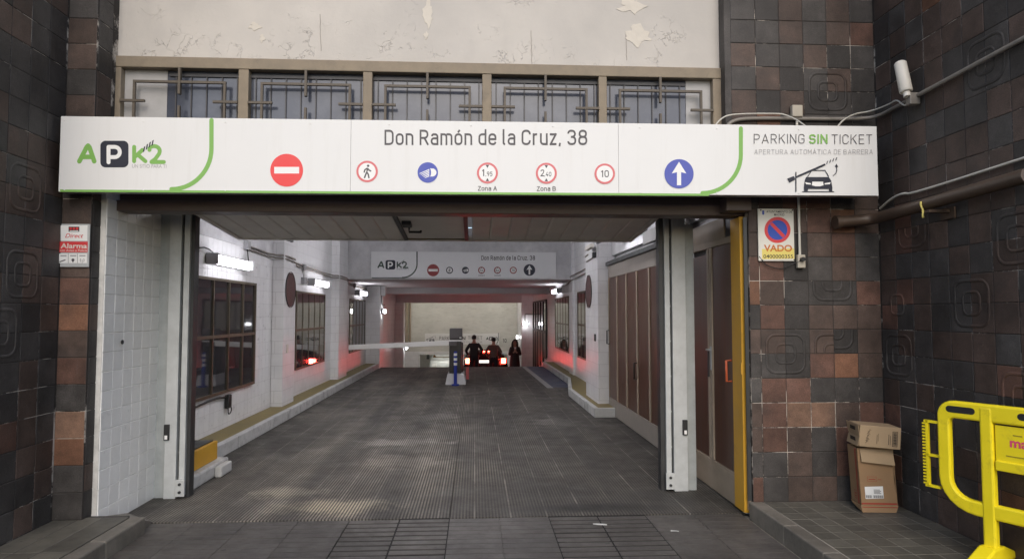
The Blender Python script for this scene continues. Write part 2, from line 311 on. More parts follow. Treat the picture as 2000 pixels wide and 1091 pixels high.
# ------------------------------------------------------------------ geometry helpers
WL = {}
def link(o, parent=None):
    COL.objects.link(o)
    if parent is not None: o.parent = parent
    return o
def tag(o, label, cat, group=None):
    o['label'] = label; o['category'] = cat
    if group: o['group'] = group
    return o
def struct(o): o['kind'] = 'structure'; return o
def empty(name, loc, label, cat, group=None, rz=0):
    o = bpy.data.objects.new(name, None); o.location = loc; o.rotation_euler = (0, 0, rz); o.empty_display_size = .1; link(o); WL[o] = Vector(loc)
    return tag(o, label, cat, group)
def wl(o): return WL.get(o, Vector((0, 0, 0))) if o is not None else Vector((0, 0, 0))
def setmat(o, m):
    if not o.material_slots: o.data.materials.append(None)
    o.material_slots[0].link = 'OBJECT'; o.material_slots[0].material = MT[m] if isinstance(m, str) else m
class MB:
    def __init__(s): s.v = []; s.f = []; s.sm = []
    def add(s, vs, fs, smooth=False):
        k = len(s.v); s.v += [Vector(v) for v in vs]; s.f += [tuple(i+k for i in f) for f in fs]; s.sm += [smooth]*len(fs); return s
    def box(s, x0, x1, y0, y1, z0, z1):
        x0, x1 = min(x0, x1), max(x0, x1); y0, y1 = min(y0, y1), max(y0, y1); z0, z1 = min(z0, z1), max(z0, z1)
        return s.add([(x, y, z) for z in (z0, z1) for y in (y0, y1) for x in (x0, x1)], [(0, 2, 3, 1), (4, 5, 7, 6), (0, 1, 5, 4), (2, 6, 7, 3), (0, 4, 6, 2), (1, 3, 7, 5)])
    def obox(s, c, ax, ay, az):      # centre and three half-axis vectors
        c, ax, ay, az = map(Vector, (c, ax, ay, az))
        return s.add([c+ax*i+ay*j+az*k for k in (-1, 1) for j in (-1, 1) for i in (-1, 1)], [(0, 2, 3, 1), (4, 5, 7, 6), (0, 1, 5, 4), (2, 6, 7, 3), (0, 4, 6, 2), (1, 3, 7, 5)])
    def poly(s, pts): return s.add(pts, [tuple(range(len(pts)))])
    def prism(s, pts, d):            # polygon pts (3D), extruded by vector d
        d = Vector(d); n = len(pts); p = [Vector(q) for q in pts]
        return s.add(p+[q+d for q in p], [tuple(range(n-1, -1, -1)), tuple(range(n, 2*n))]+[(i, (i+1) % n, n+(i+1) % n, n+i) for i in range(n)])
    def tube(s, pts, r, seg=10, cap=True, rr=None):
        pts = [Vector(p) for p in pts]; n = len(pts); rings = []
        up = Vector((0, 0, 1)); prev = None
        for i, p in enumerate(pts):
            t = (pts[min(i+1, n-1)]-pts[max(i-1, 0)]).normalized()
            a = up.cross(t) if prev is None else prev - t*prev.dot(t)
            if a.length < 1e-4: a = Vector((1, 0, 0)).cross(t)
            a.normalize(); bb = t.cross(a); prev = a; q = rr[i] if rr else r
            rings.append([p+(a*math.cos(u)+bb*math.sin(u))*q for u in [2*math.pi*k/seg for k in range(seg)]])
        vs = [v for rg in rings for v in rg]; fs = []
        for i in range(n-1):
            for k in range(seg): fs.append((i*seg+k, i*seg+(k+1) % seg, (i+1)*seg+(k+1) % seg, (i+1)*seg+k))
        s.add(vs, fs, True)
        if cap: s.add(rings[0], [tuple(range(seg-1, -1, -1))]); s.add(rings[-1], [tuple(range(seg))])
        return s
    def build(s, name, m, parent=None, bevel=0., smooth=False, world=True, seg=2):
        o0 = wl(parent) if world else Vector((0, 0, 0))
        me = bpy.data.meshes.new(name); me.from_pydata([tuple(v-o0) for v in s.v], [], s.f)
        me.polygons.foreach_set('use_smooth', [bool(smooth or q) for q in s.sm])
        me.validate(); me.update()
        o = bpy.data.objects.new(name, me); link(o, parent); WL[o] = o0 if world else wl(parent)
        me.materials.append(MT[m] if isinstance(m, str) else m)
        if bevel:
            b = o.modifiers.new('bevel', 'BEVEL'); b.width = bevel; b.segments = seg; b.limit_method = 'ANGLE'; b.harden_normals = False
        return o
def box(name, m, parent, x0, x1, y0, y1, z0, z1, bevel=0.): return MB().box(x0, x1, y0, y1, z0, z1).build(name, m, parent, bevel)
def thing(mb, name, m, label, cat, group=None, bevel=0.): return tag(mb.build(name, m, None, bevel), label, cat, group)
def arc(cx, cy, r, a0, a1, n): return [(cx+r*math.cos(R_(a0+(a1-a0)*i/n)), cy+r*math.sin(R_(a0+(a1-a0)*i/n))) for i in range(n+1)]
def smoothpath(pts, it=2):
    p = [Vector(q) for q in pts]
    for _ in range(it):
        q = [p[0]]
        for a, b in zip(p, p[1:]): q += [a*.75+b*.25, a*.25+b*.75]
        p = q+[p[-1]]
    return p
def copy_tree(o, parent=None, label=None, loc=None, rz=None):
    c = o.copy(); link(c, parent)
    if label: c['label'] = label
    if loc is not None: c.location = loc
    if rz is not None: c.rotation_euler = (0, 0, rz)
    for ch in [q for q in KIDS.get(o, [])]: KIDS.setdefault(c, []).append(copy_tree(ch, c))
    return c
KIDS = {}
def kids(o): KIDS[o] = [q for q in bpy.data.objects if q.parent == o]; [kids(q) for q in KIDS[o]]

# print on a plane that faces the street (normal -Y)
class Print:
    def __init__(s, parent, Y, lift=.0005): s.parent = parent; s.Y = Y-lift; s.k = 0
    def y(s): s.k += 1; return s.Y-.00002*s.k
    def P(s, px, py, y=None): return PY(px, py, s.Y if y is None else y)
    def poly(s, name, m, pts):
        y = s.y(); w = [Vector((PY(a, b, s.Y).x, y, PY(a, b, s.Y).z)) for a, b in pts]
        ar = sum(w[i].x*w[(i+1) % len(w)].z-w[(i+1) % len(w)].x*w[i].z for i in range(len(w)))
        if ar < 0: w.reverse()
        bm = bmesh.new(); f = bm.faces.new([bm.verts.new(q-wl(s.parent)) for q in w]); f.normal_update(); bmesh.ops.triangulate(bm, faces=[f]); me = bpy.data.meshes.new(name); bm.to_mesh(me); bm.free()
        o = bpy.data.objects.new(name, me); link(o, s.parent); me.materials.append(MT[m]); WL[o] = wl(s.parent); return o
    def polys(s, name, m, lst):
        mb = MB()
        for pts in lst:
            y = s.y(); w = [Vector((PY(a, b, s.Y).x, y, PY(a, b, s.Y).z)) for a, b in pts]
            ar = sum(w[i].x*w[(i+1) % len(w)].z-w[(i+1) % len(w)].x*w[i].z for i in range(len(w)))
            if ar < 0: w.reverse()
            mb.poly(w)
        return mb.build(name, m, s.parent)
    def disc(s, name, m, cx, cy, r, n=48): return s.poly(name, m, [(cx+r*math.cos(2*math.pi*i/n), cy+r*math.sin(2*math.pi*i/n)) for i in range(n)])
    def stroke(s, name, m, strokes, wd):
        """round-ended strokes (lists of pixel points)"""
        out = []
        for st in strokes:
            L, Rr = [], []; n = len(st); h = wd/2
            for i, (x, y) in enumerate(st):
                x0, y0 = st[max(i-1, 0)]; x1, y1 = st[min(i+1, n-1)]; dx, dy = x1-x0, y1-y0; l = math.hypot(dx, dy) or 1
                L.append((x-dy/l*h, y+dx/l*h)); Rr.append((x+dy/l*h, y-dx/l*h))
            def capp(p, q, ang): return [(p[0]+h*math.cos(ang+math.pi/2-math.pi*j/8), p[1]+h*math.sin(ang+math.pi/2-math.pi*j/8)) for j in range(1, 8)]
            a1 = math.atan2(st[-1][1]-st[-2][1], st[-1][0]-st[-2][0]); a0 = math.atan2(st[0][1]-st[1][1], st[0][0]-st[1][0])
            out.append(L+capp(st[-1], None, a1)+Rr[::-1]+capp(st[0], None, a0))
        mb = MB()
        for pts in out:
            y = s.y(); w = [Vector((PY(a, b, s.Y).x, y, PY(a, b, s.Y).z)) for a, b in pts]
            ar = sum(w[i].x*w[(i+1) % len(w)].z-w[(i+1) % len(w)].x*w[i].z for i in range(len(w)))
            if ar < 0: w.reverse()
            bm = bmesh.new(); f = bm.faces.new([bm.verts.new(q) for q in w]); f.normal_update(); bmesh.ops.triangulate(bm, faces=[f]); bm.verts.index_update()
            mb.add([v.co.copy() for v in bm.verts], [tuple(v.index for v in f.verts) for f in bm.faces]); bm.free()
        return mb.build(name, m, s.parent)
    def ring(s, name, m, cx, cy, r0, r1, n=48):
        y = s.y(); a = [PY(cx+r0*math.cos(2*math.pi*i/n), cy+r0*math.sin(2*math.pi*i/n), s.Y) for i in range(n)]; c = [PY(cx+r1*math.cos(2*math.pi*i/n), cy+r1*math.sin(2*math.pi*i/n), s.Y) for i in range(n)]
        return MB().add([(q.x, y, q.z) for q in a+c], [(i, (i+1) % n, n+(i+1) % n, n+i) for i in range(n)]).build(name, m, s.parent)
    def text(s, body, m, x0, x1, ytop, ybase, bold=0., name='lettering', cap='H', shear=0.):
        """fit text between pixel columns x0..x1, capital height from ytop to ybase"""
        y = s.y(); a = PY(x0, (ytop+ybase)/2, s.Y); b = PY(x1, (ytop+ybase)/2, s.Y)
        A = PY((x0+x1)/2, ybase, s.Y).z; B = PY((x0+x1)/2, ytop, s.Y).z
        me = textmesh(body, bold, shear); xs = [v.co.x for v in me.vertices]; lo, hi = min(xs), max(xs)
        ch = max(v.co.y for v in textmesh(cap, bold, 0).vertices)
        kx = (b.x-a.x)/(hi-lo); kz = (B-A)/ch
        o0 = wl(s.parent)
        sl = (PY(x1, ybase, s.Y).z-PY(x0, ybase, s.Y).z)*0
        for v in me.vertices: v.co = Vector((a.x+(v.co.x-lo)*kx, y, A+v.co.y*kz))-o0
        o = bpy.data.objects.new(name, me); link(o, s.parent); me.materials.append(MT[m]); WL[o] = o0; return o
def textmesh(body, bold=0., shear=0.):
    cu = bpy.data.curves.new('text', 'FONT'); cu.body = body; cu.size = 1; cu.offset = bold; cu.shear = shear; cu.resolution_u = 4
    t = bpy.data.objects.new('text', cu); me = bpy.data.meshes.new_from_object(t); bpy.data.objects.remove(t); bpy.data.curves.remove(cu)
    me.materials.clear(); return me

# plain DIN-like lettering drawn as strokes (units: capital height 10)
def fil(pts, r, n=5):
    out = [pts[0]]
    for a, b, c in zip(pts, pts[1:], pts[2:]):
        A, B, C = Vector(a), Vector(b), Vector(c); u, v = A-B, C-B; q = min(r, u.length*.5 if a != pts[0] else u.length, v.length*.5 if c != pts[-1] else v.length)
        p, s_ = B+u.normalized()*q, B+v.normalized()*q
        for k in range(n+1):
            t = k/n; k2 = .82      # between a quadratic and a circular corner
            w0, w1, w2 = (1-t)**2, 2*t*(1-t)*k2, t*t; w_ = w0+w1+w2
            m = (p*w0+B*w1+s_*w2)/w_; out.append((m.x, m.y))
    return out+[pts[-1]]
RR = 2.5
GLY = {
 'A': (6.4, [[(0, 0), (3.2, 10)], [(3.2, 10), (6.4, 0)], [(1.05, 3), (5.35, 3)]]), 'B': (5.6, [[(0, 0), (0, 10)], fil([(0, 10), (5.1, 10), (5.1, 5.4), (0, 5.4)], 2.2), fil([(0, 5.4), (5.6, 5.4), (5.6, 0), (0, 0)], 2.4)]),
 'C': (5.6, [fil([(5.6, 7.2), (5.6, 10), (0, 10), (0, 0), (5.6, 0), (5.6, 2.8)], RR)]), 'D': (5.6, [[(0, 0), (0, 10)], fil([(0, 10), (5.6, 10), (5.6, 0), (0, 0)], 2.7)]),
 'E': (4.8, [[(0, 0), (0, 10)], [(0, 10), (4.8, 10)], [(0, 5.2), (4.3, 5.2)], [(0, 0), (4.8, 0)]]), 'G': (5.6, [fil([(5.6, 7.4), (5.6, 10), (0, 10), (0, 0), (5.6, 0), (5.6, 4.8)], RR), [(5.6, 4.8), (3.1, 4.8)]]),
 'I': (0, [[(0, 0), (0, 10)]]), 'K': (5.7, [[(0, 0), (0, 10)], [(5.4, 10), (.1, 4.2)], [(1.9, 6.1), (5.7, 0)]]), 'M': (6.8, [[(0, 0), (0, 10)], [(0, 10), (3.4, 3.2)], [(3.4, 3.2), (6.8, 10)], [(6.8, 10), (6.8, 0)]]),
 'N': (5.8, [[(0, 0), (0, 10)], [(0, 10), (5.8, 0)], [(5.8, 0), (5.8, 10)]]), 'O': (5.6, [fil([(2.8, 10), (5.6, 10), (5.6, 0), (0, 0), (0, 10), (2.8, 10)], RR)]), 'P': (5.4, [[(0, 0), (0, 10)], fil([(0, 10), (5.4, 10), (5.4, 4.5), (0, 4.5)], RR)]),
 'R': (5.5, [[(0, 0), (0, 10)], fil([(0, 10), (5.3, 10), (5.3, 4.6), (0, 4.6)], RR), [(2.9, 4.6), (5.5, 0)]]), 'S': (5.4, [fil([(5.2, 7.6), (5.2, 10), (0, 10), (0, 5.2), (5.4, 5.0), (5.4, 0), (0, 0), (0, 2.4)], 2.3)]), 'T': (5.6, [[(0, 10), (5.6, 10)], [(2.8, 10), (2.8, 0)]]),
 'U': (5.6, [fil([(0, 10), (0, 0), (5.6, 0), (5.6, 10)], RR)]), 'Z': (5.0, [[(0, 10), (5, 10)], [(5, 10), (0, 0)], [(0, 0), (5, 0)]]),
 'a': (4.5, [fil([(.3, 5.9), (.3, 7.3), (4.5, 7.3), (4.5, 0)], 1.9), fil([(4.5, 4.3), (0, 4.3), (0, 0), (4.5, 0)], 2.0)]), 'd': (4.7, [[(4.7, 0), (4.7, 10.4)], fil([(4.7, 7.3), (0, 7.3), (0, 0), (4.7, 0)], 2.3)]),
 'e': (4.7, [[(0, 3.7), (4.7, 3.7)], fil([(4.7, 3.7), (4.7, 7.3), (0, 7.3), (0, 0), (4.6, 0), (4.6, 1.5)], 2.2)]), 'l': (.9, [fil([(0, 10.4), (0, 0), (1.2, 0)], 1.0)]), 'm': (7.8, [[(0, 0), (0, 7.3)], fil([(0, 7.3), (3.9, 7.3), (3.9, 0)], 1.9), fil([(3.9, 7.3), (7.8, 7.3), (7.8, 0)], 1.9)]),
 'n': (4.5, [[(0, 0), (0, 7.3)], fil([(0, 7.3), (4.5, 7.3), (4.5, 0)], 2.1)]), 'o': (4.7, [fil([(2.35, 7.3), (4.7, 7.3), (4.7, 0), (0, 0), (0, 7.3), (2.35, 7.3)], 2.2)]), 'r': (2.6, [[(0, 0), (0, 7.3)], fil([(0, 5.0), (0, 7.3), (2.6, 7.3)], 1.9)]),
 'u': (4.5, [[(4.5, 0), (4.5, 7.3)], fil([(0, 7.3), (0, 0), (4.5, 0)], 2.1)]), 'z': (3.9, [[(0, 7.3), (3.9, 7.3)], [(3.9, 7.3), (0, 0)], [(0, 0), (3.9, 0)]]), ',': (.5, [[(.4, .9), (-.1, -1.7)]]),
 '0': (5.4, [fil([(2.7, 10), (5.4, 10), (5.4, 0), (0, 0), (0, 10), (2.7, 10)], RR)]), '1': (2.4, [[(0, 8), (2.4, 10)], [(2.4, 10), (2.4, 0)]]), '2': (5.4, [fil([(0, 7.7), (0, 10), (5.3, 10), (5.3, 6.2), (0, 0)], 2.4), [(0, 0), (5.5, 0)]]),
 '3': (5.4, [fil([(0, 7.9), (0, 10), (5.1, 10), (5.1, 5.4), (2, 5.4)], 2.3), fil([(2, 5.4), (5.4, 5.4), (5.4, 0), (0, 0), (0, 2.1)], 2.4)]), '4': (5.6, [[(3.4, 10), (0, 2.6)], [(0, 2.6), (5.6, 2.6)], [(4.1, 5), (4.1, 0)]]), '5': (5.4, [[(5, 10), (.6, 10)], [(.6, 10), (.4, 5.5)], fil([(.4, 5.6), (5.4, 6.2), (5.4, 0), (0, 0), (0, 1.8)], 2.3)]),
 '8': (5.5, [fil([(2.75, 10), (5.2, 10), (5.2, 5.4), (.3, 5.4), (.3, 10), (2.75, 10)], 2.2), fil([(2.75, 5.4), (5.5, 5.4), (5.5, 0), (0, 0), (0, 5.4), (2.75, 5.4)], 2.4)]), '9': (5.4, [fil([(2.7, 10), (5.4, 10), (5.4, 4.5), (0, 4.5), (0, 10), (2.7, 10)], 2.3), fil([(5.4, 7.4), (5.4, 4.2), (2.8, 0)], 2.0)]),
}
GLY['ó'] = (4.7, GLY['o'][1]+[[(2.0, 8.7), (3.3, 10.6)]]); GLY['Á'] = (6.4, GLY['A'][1]+[[(2.9, 11.3), (4.2, 13.0)]])
def din(p, body, m, x0, x1, ytop, ybase, wt=1.4, gap=1.55, name='lettering'):
    """fit body between pixel columns x0..x1 with capital height ytop..ybase; one part per word"""
    pen = 0.; words = [[]]
    for ch in body:
        if ch == ' ': pen += 3.2; words.append([]); continue
        w_, sts = GLY[ch]
        for st in sts: words[-1].append([(pen+wt/2+a, b) for a, b in st])
        pen += w_+wt+gap
    pen -= gap; kx = (x1-x0)/pen; ky = (ybase-ytop)/10.
    for wd in words:
        polys = []
        for st in wd:
            L, Rr = [], []; n = len(st)
            for i, (x, y) in enumerate(st):
                xa, ya = st[max(i-1, 0)]; xb, yb = st[min(i+1, n-1)]; dx, dy = xb-xa, yb-ya; l = math.hypot(dx, dy) or 1
                e = 0.
                ex, ey = (0, 0)
                yy = wt/2+y*(10-wt)/10.; h = wt/2
                if n == 2 or i in (0, n-1):      # square ends reach the edge of vertical and slanted strokes
                    sgn = -1 if i == 0 else 1
                    if abs(dy) > abs(dx) and (abs(y) < .01 or abs(y-10) < .01 or abs(y-7.3) < .01 or abs(y-10.4) < .01): ex, ey = dx/l*h*sgn, dy/l*h*sgn
                    if abs(dx) >= abs(dy) and n == 2 and abs(dy) < .2: ex = dx/l*h*sgn*(1 if body.isupper() else .9)
                L.append((x-dy/l*h+ex, yy+dx/l*h+ey)); Rr.append((x+dy/l*h+ex, yy-dx/l*h+ey))
            polys.append([(x0+a*kx, ybase-b*ky) for a, b in L+Rr[::-1]])
        mb = MB()
        y00 = p.y()
        for ip_, pts in enumerate(polys):
            y = y00-.00002*(ip_ % 7); w3 = [Vector((PY(a, b, p.Y).x, y, PY(a, b, p.Y).z)) for a, b in pts]; n = len(w3)//2
            for i in range(n-1):
                f = [w3[i], w3[i+1], w3[2*n-2-i], w3[2*n-1-i]]
                if (f[1].x-f[0].x)*(f[2].z-f[0].z)-(f[2].x-f[0].x)*(f[1].z-f[0].z) < 0: f.reverse()
                mb.poly(f)
        p.k += 7; mb.build(name, m, p.parent)

# ================================================================== SETTING: ground, floor, ramp, ceilings
struct(MB().box(-150, 150, -250, 3.2, -.42, -.12).build('street', 'asph'))
struct(MB().box(-12, 12, 3.2, 5.6, -.40, -.035).build('ground', 'mjoint'))
# driveway: two ribbed slabs either side of a centre joint, on a dark bed
dw = struct(MB().box(-3.3, 2.5, 5.505, 20.8, -.30, -.02).build('driveway', 'mjoint'))
JX = -.20
box('floor_slab', 'drive', dw, -3.3, JX-.005, 5.51, 20.8, -.019, 0)
box('floor_slab', 'drive', dw, JX+.005, 2.5, 5.51, 20.8, -.019, 0)
rp = MB()
rp.add([(-3.6, 20.8, 0), (2.7, 20.8, 0), (2.7, 30.3, -2.1), (-3.6, 30.3, -2.1), (-3.6, 20.8, -.4), (2.7, 20.8, -.4), (2.7, 30.3, -2.5), (-3.6, 30.3, -2.5)],
       [(0, 1, 2, 3), (4, 7, 6, 5), (0, 4, 5, 1), (1, 5, 6, 2), (2, 6, 7, 3), (3, 7, 4, 0)])
struct(rp.build('ramp', 'drive'))
struct(MB().box(-12, 12, 30.3, 46, -2.5, -2.1).build('lower_floor', 'drive'))
blue = struct(MB().poly([(1.62, 14.9, .004), (2.2, 14.9, .004), (2.2, 20.79, .004), (1.5, 20.79, .004)]).build('parking_bay_paint', 'bluefl'))
struct(MB().poly([(1.60, 14.75, .008), (1.74, 14.75, .008), (1.58, 20.78, .008), (1.45, 20.78, .008)]).build('floor_line', 'wline'))
struct(MB().box(-8, 8, 6.2, 16.6, 3.8, 4.1).build('ceiling', 'ceil'))
struct(MB().box(-8, 8, 16.95, 28.0, 2.5, 3.79).build('rear_ceiling', 'ceil'))
struct(MB().box(-8, 8, 28.35, 31.2, 2.75, 3.2).build('ramp_hall_ceiling', 'ceil'))
struct(MB().box(-12, 12, 31.2, 46, .15, .5).build('lower_ceiling', 'ceil'))

# entrance pavers, 40 cm slabs with four strips each
pav = struct(MB().box(-2.6, 2.4, 3.3, 5.495, -.034, -.022).build('entrance_paving', 'pjoint'))
def slabmesh(gap, groove, gm):
    mb = MB(); a = .2-gap
    mb.box(-a, a, -a, a, -.020, -.005)
    for k in range(4): mb.box(-a, a, -.2+.1*k+groove, -.1+.1*k-groove, -.0049, 0)
    me = bpy.data.meshes.new('paver'); me.from_pydata([tuple(v) for v in mb.v], [], mb.f); me.materials.append(MT['slab']); me.materials.append(MT[gm])
    for f in me.polygons[:6]: f.material_index = 1
    return me
sm1, sm2, sm3 = slabmesh(.002, .005, 'mjoint'), slabmesh(.007, .013, 'joint'), slabmesh(.002, .004, 'pjoint')
for r in range(6):
    for c in range(12):
        x = -2.4+.4*c; y = 5.29-.4*r
        xx = x-.2*0+JX % .4-.0
        wide = c in (4, 5, 8, 9) and r < 4
        o = bpy.data.objects.new('paver', sm2 if wide else (sm3 if c > 9 or c in (2, 6) and r > 0 else sm1)); link(o, pav)
        o.location = (x+.0, y, -.001-.003*rnd()); o.rotation_euler = (R_(.25*(rnd()-.5)), R_(.25*(rnd()-.5)), 0)
# dark, open joints between the loose slabs
dj = MB()
for x in (-.6, -.2, .6, 1.0, 1.4): dj.box(x-.016, x+.016, 4.1, 5.49, -.0215, -.0062)
dj.box(.6, 1.4, 5.49, 5.503, -.0215, -.001)
dj.box(-.6, -.2, 5.49, 5.503, -.0215, -.001)
dj.build('open_joint', 'joint', pav)

# pavements (15 cm tiles) with granite kerbs
SW = .12
def walk(name, x0, x1, y0, y1, tile):
    o = struct(MB().box(x0, x1, y0, y1, -.03, SW-.0022).build(name, 'pjoint' if tile else 'mjoint')); return o
rw = walk('pavement_right', 2.30, 3.40, 3.2, 5.38, True)
tm = MB().box(-.0712, .0712, -.0712, .0712, -.02, 0)
tme = bpy.data.meshes.new('paving_tile'); tme.from_pydata([tuple(v) for v in tm.v], [], tm.f); tme.materials.append(MT['walk'])
for i in range(7):
    for j in range(14):
        x = 2.425+.15*i; y = 5.30-.15*j
        if y < 3.3 or x > 3.37: continue
        o = bpy.data.objects.new('paving_tile', tme); link(o, rw); o.location = (x, y, SW-.0012*rnd())
        o.rotation_euler = (R_(.5*(rnd()-.5)), R_(.5*(rnd()-.5)), R_(.3*(rnd()-.5)))
y = 5.40
for L in (.62, .55, .8, .3):
    ks = MB().box(2.232, 2.346, y-L+.004, y, -.03, SW+.002); k = ks.build('kerb_stone', 'kerbs', rw, .012); y -= L
box('paving_tile', 'walk', rw, 2.348, 3.38, 5.376, 5.379, SW-.01, SW-.004)
lw = walk('pavement_left', -3.14, -2.62, 3.2, 5.30, False)
for (x0, x1) in ((-3.12, -2.95), (-2.945, -2.79), (-2.785, -2.60)):
    y = 5.26
    for L in (.75, .7, .5):
        box('paving_slab', 'walk', lw, x0, x1, y-L+.006, y, SW-.03, SW+.001*rnd(), .004); y -= L
y = 5.26
for L in (.55, .7, .8):
    MB().prism([(-2.595, y-L+.004, -.03), (-2.595, y, -.03), (-2.595, y, SW+.001), (-2.595, y-L+.004, SW+.001)], (.115, 0, 0)).build('kerb_stone', 'kerbs', lw, .014); y -= L
# cement ramp closing the left pavement against the driveway
MB().add([(-2.86, 5.25, SW), (-2.52, 5.25, SW-.02), (-2.55, 5.5, .012), (-2.86, 5.75, .01), (-2.86, 5.25, -.02), (-2.52, 5.25, -.02), (-2.55, 5.5, -.015), (-2.86, 5.75, -.015)],
         [(0, 1, 2, 3), (4, 7, 6, 5), (1, 5, 6, 2), (0, 4, 5, 1), (2, 6, 7, 3), (3, 7, 4, 0)]).build('cement_fillet', 'kerbs', lw)

# ================================================================== TILED FACADE
TP = .2
def tilemesh(wd, ht, th=.012, be=.004):
    a, c = wd/2, ht/2; q = be
    vs = [(-a, -c, -th), (a, -c, -th), (a, c, -th), (-a, c, -th), (-a, -c, -q*.6), (a, -c, -q*.6), (a, c, -q*.6), (-a, c, -q*.6), (-a+q, -c+q, 0), (a-q, -c+q, 0), (a-q, c-q, 0), (-a+q, c-q, 0)]
    fs = [(0, 1, 5, 4), (1, 2, 6, 5), (2, 3, 7, 6), (3, 0, 4, 7), (4, 5, 9, 8), (5, 6, 10, 9), (6, 7, 11, 10), (7, 4, 8, 11), (8, 9, 10, 11)]
    me = bpy.data.meshes.new('tile'); me.from_pydata(vs, [], fs); me.materials.append(MT['t_char']); return me
TMC = {}
def relief(sx, sy, kind=3):
    key = ('r', sx, sy, kind)
    if key in TMC: return TMC[key]
    mb = MB(); cx, cy = sx*.1, sy*.1
    def pth(h, r):
        pts = [(.0, h)]+[(h-r+r*math.cos(R_(a)), h-r+r*math.sin(R_(a))) for a in range(90, -1, -15)]+[(h, 0.)]
        return [Vector((cx-sx*p[0], cy-sy*p[1], 0)) for p in pts]
    if kind & 1: mb.tube(pth(.155, .075), .012, 8)
    if kind & 2: mb.tube(pth(.078, .045), .011, 8)
    for v in mb.v: v.z = v.z*.36
    me = bpy.data.meshes.new('relief'); me.from_pydata([tuple(v) for v in mb.v], [], mb.f); me.polygons.foreach_set('use_smooth', [True]*len(me.polygons)); me.materials.append(MT['t_char'])
    TMC[key] = me; return me
def tile_field(parent, org, u, n, cols, rows, chooser, motifs={}, pitch=TP, z0=SW, gap=.005, names='tile', skip=None):
    """org: start point (at z0), u: unit direction along the wall, n: outward normal, cols: list of widths"""
    u = Vector(u); n = Vector(n); v = Vector((0, 0, 1)); s = 0.
    for c, cw in enumerate(cols):
        for r in range(rows):
            if skip and skip(c, r): continue
            key = (round(cw, 3), pitch, gap)
            if key not in TMC: TMC[key] = tilemesh(cw-gap, pitch-gap)
            o = bpy.data.objects.new(names, TMC[key]); link(o, parent)
            p = Vector(org)+u*(s+cw/2)+v*(pitch*(r+.5))+n*(.0040+.0016*(rnd()-.5))
            m3 = Matrix((u, v, n)).transposed() @ Matrix.Rotation(R_(.5*(rnd()-.5)), 3, 'X') @ Matrix.Rotation(R_(.5*(rnd()-.5)), 3, 'Y') @ Matrix.Rotation(R_(.4*(rnd()-.5)), 3, 'Z')
            o.matrix_local = Matrix.Translation(p-wl(parent)) @ m3.to_4x4()
            mm = chooser(c, r)
            q = motifs.get((c, r))
            if q and mm in ('t_orange', 't_tan'): mm = 't_char'
            setmat(o, mm)
            if q:
                e = bpy.data.objects.new('relief', relief(*q)); link(e, o); setmat(e, mm)
        s += cw
def pick(ws):
    t = rnd()*sum(ws.values())
    for k, q in ws.items():
        t -= q
        if t <= 0: return k
    return k
def motif2(c, r, part=15, flip=False, kind=3):
    """2x2 motif around the joint between cols c,c+1 and rows r,r+1; part bits: 1 lower-left 2 lower-right 4 upper-left 8 upper-right"""
    d = {}
    f = -1 if flip else 1
    if part & 1: d[(c, r)] = (1, 1, kind)
    if part & 2: d[(c+1, r)] = (-1, 1, kind)
    if part & 4: d[(c, r+1)] = (1, -1, kind)
    if part & 8: d[(c+1, r+1)] = (-1, -1, kind)
    return d
ROWS = 23; ZT = SW+TP*ROWS
WEND = 3.77
# right side wall
rs = empty('tiled_side_wall', (3.38, 4.5, 0), 'dark glazed tile wall at right behind the cardboard boxes and yellow barrier', 'wall')
box('wall_core', 'mortar', rs, 3.38, 3.75, WEND, 6.0, -.05, 8.0)
mo = {}
for a in ((4, 7, 15), (0, 5, 15), (0, 7, 15, False, 2), (1, 10, 3), (6, 9, 15), (5, 15, 15), (6, 4, 15), (3, 12, 0)): mo.update(motif2(*a))
tile_field(rs, (3.38, 5.36, SW), (0, -1, 0), (-1, 0, 0), [.2]*8, ROWS,
           lambda c, r: pick({'t_char': 4.6, 't_black': .5, 't_brown': 4.6, 't_red': .9 if r < 12 else .2, 't_orange': .12, 't_tan': .12}), mo)  # brown share raised to stand in for bounced street light
# right pier with the no-parking plate
rpi = empty('tiled_pier', (2.8, 5.45, 0), 'brown and charcoal tiled pier right of the garage entrance', 'pier')
box('pier_core', 'mortar', rpi, 2.262, 3.379, 5.38, 5.9, -.05, 8.0)
mo = {}
for a in ((3, 16, 15), (3, 8, 3), (1, 5, 15), (4, 12, 0)): mo.update(motif2(*a))
mo[(3, 6)] = (1, -1, 3); mo[(4, 6)] = (-1, 1, 3)
def prc(c, r):
    if r < 13: return pick({'t_char': 3.6, 't_brown': 3.4, 't_red': 2.6, 't_orange': .7, 't_black': .5, 't_tan': .12})
    if (c, r) in ((1, 15), (5, 19)): return 't_orange' if c == 1 else 't_red'
    return pick({'t_char': 5, 't_brown': 3, 't_black': 2})
tile_field(rpi, (2.262, 5.38, SW), (1, 0, 0), (0, -1, 0), [.088]+[.206]*5, ROWS, prc, mo, skip=lambda c, r: c == 0 and r >= 13)
box('pier_return', 't_char', rpi, 2.086, 2.261, 5.381, 5.9, 2.665, 8.0)
tile_field(rpi, (2.137, 5.38, SW+13*TP), (1, 0, 0), (0, -1, 0), [.213], 10, lambda c, r: pick({'t_char': 5, 't_brown': 3, 't_black': 2}))
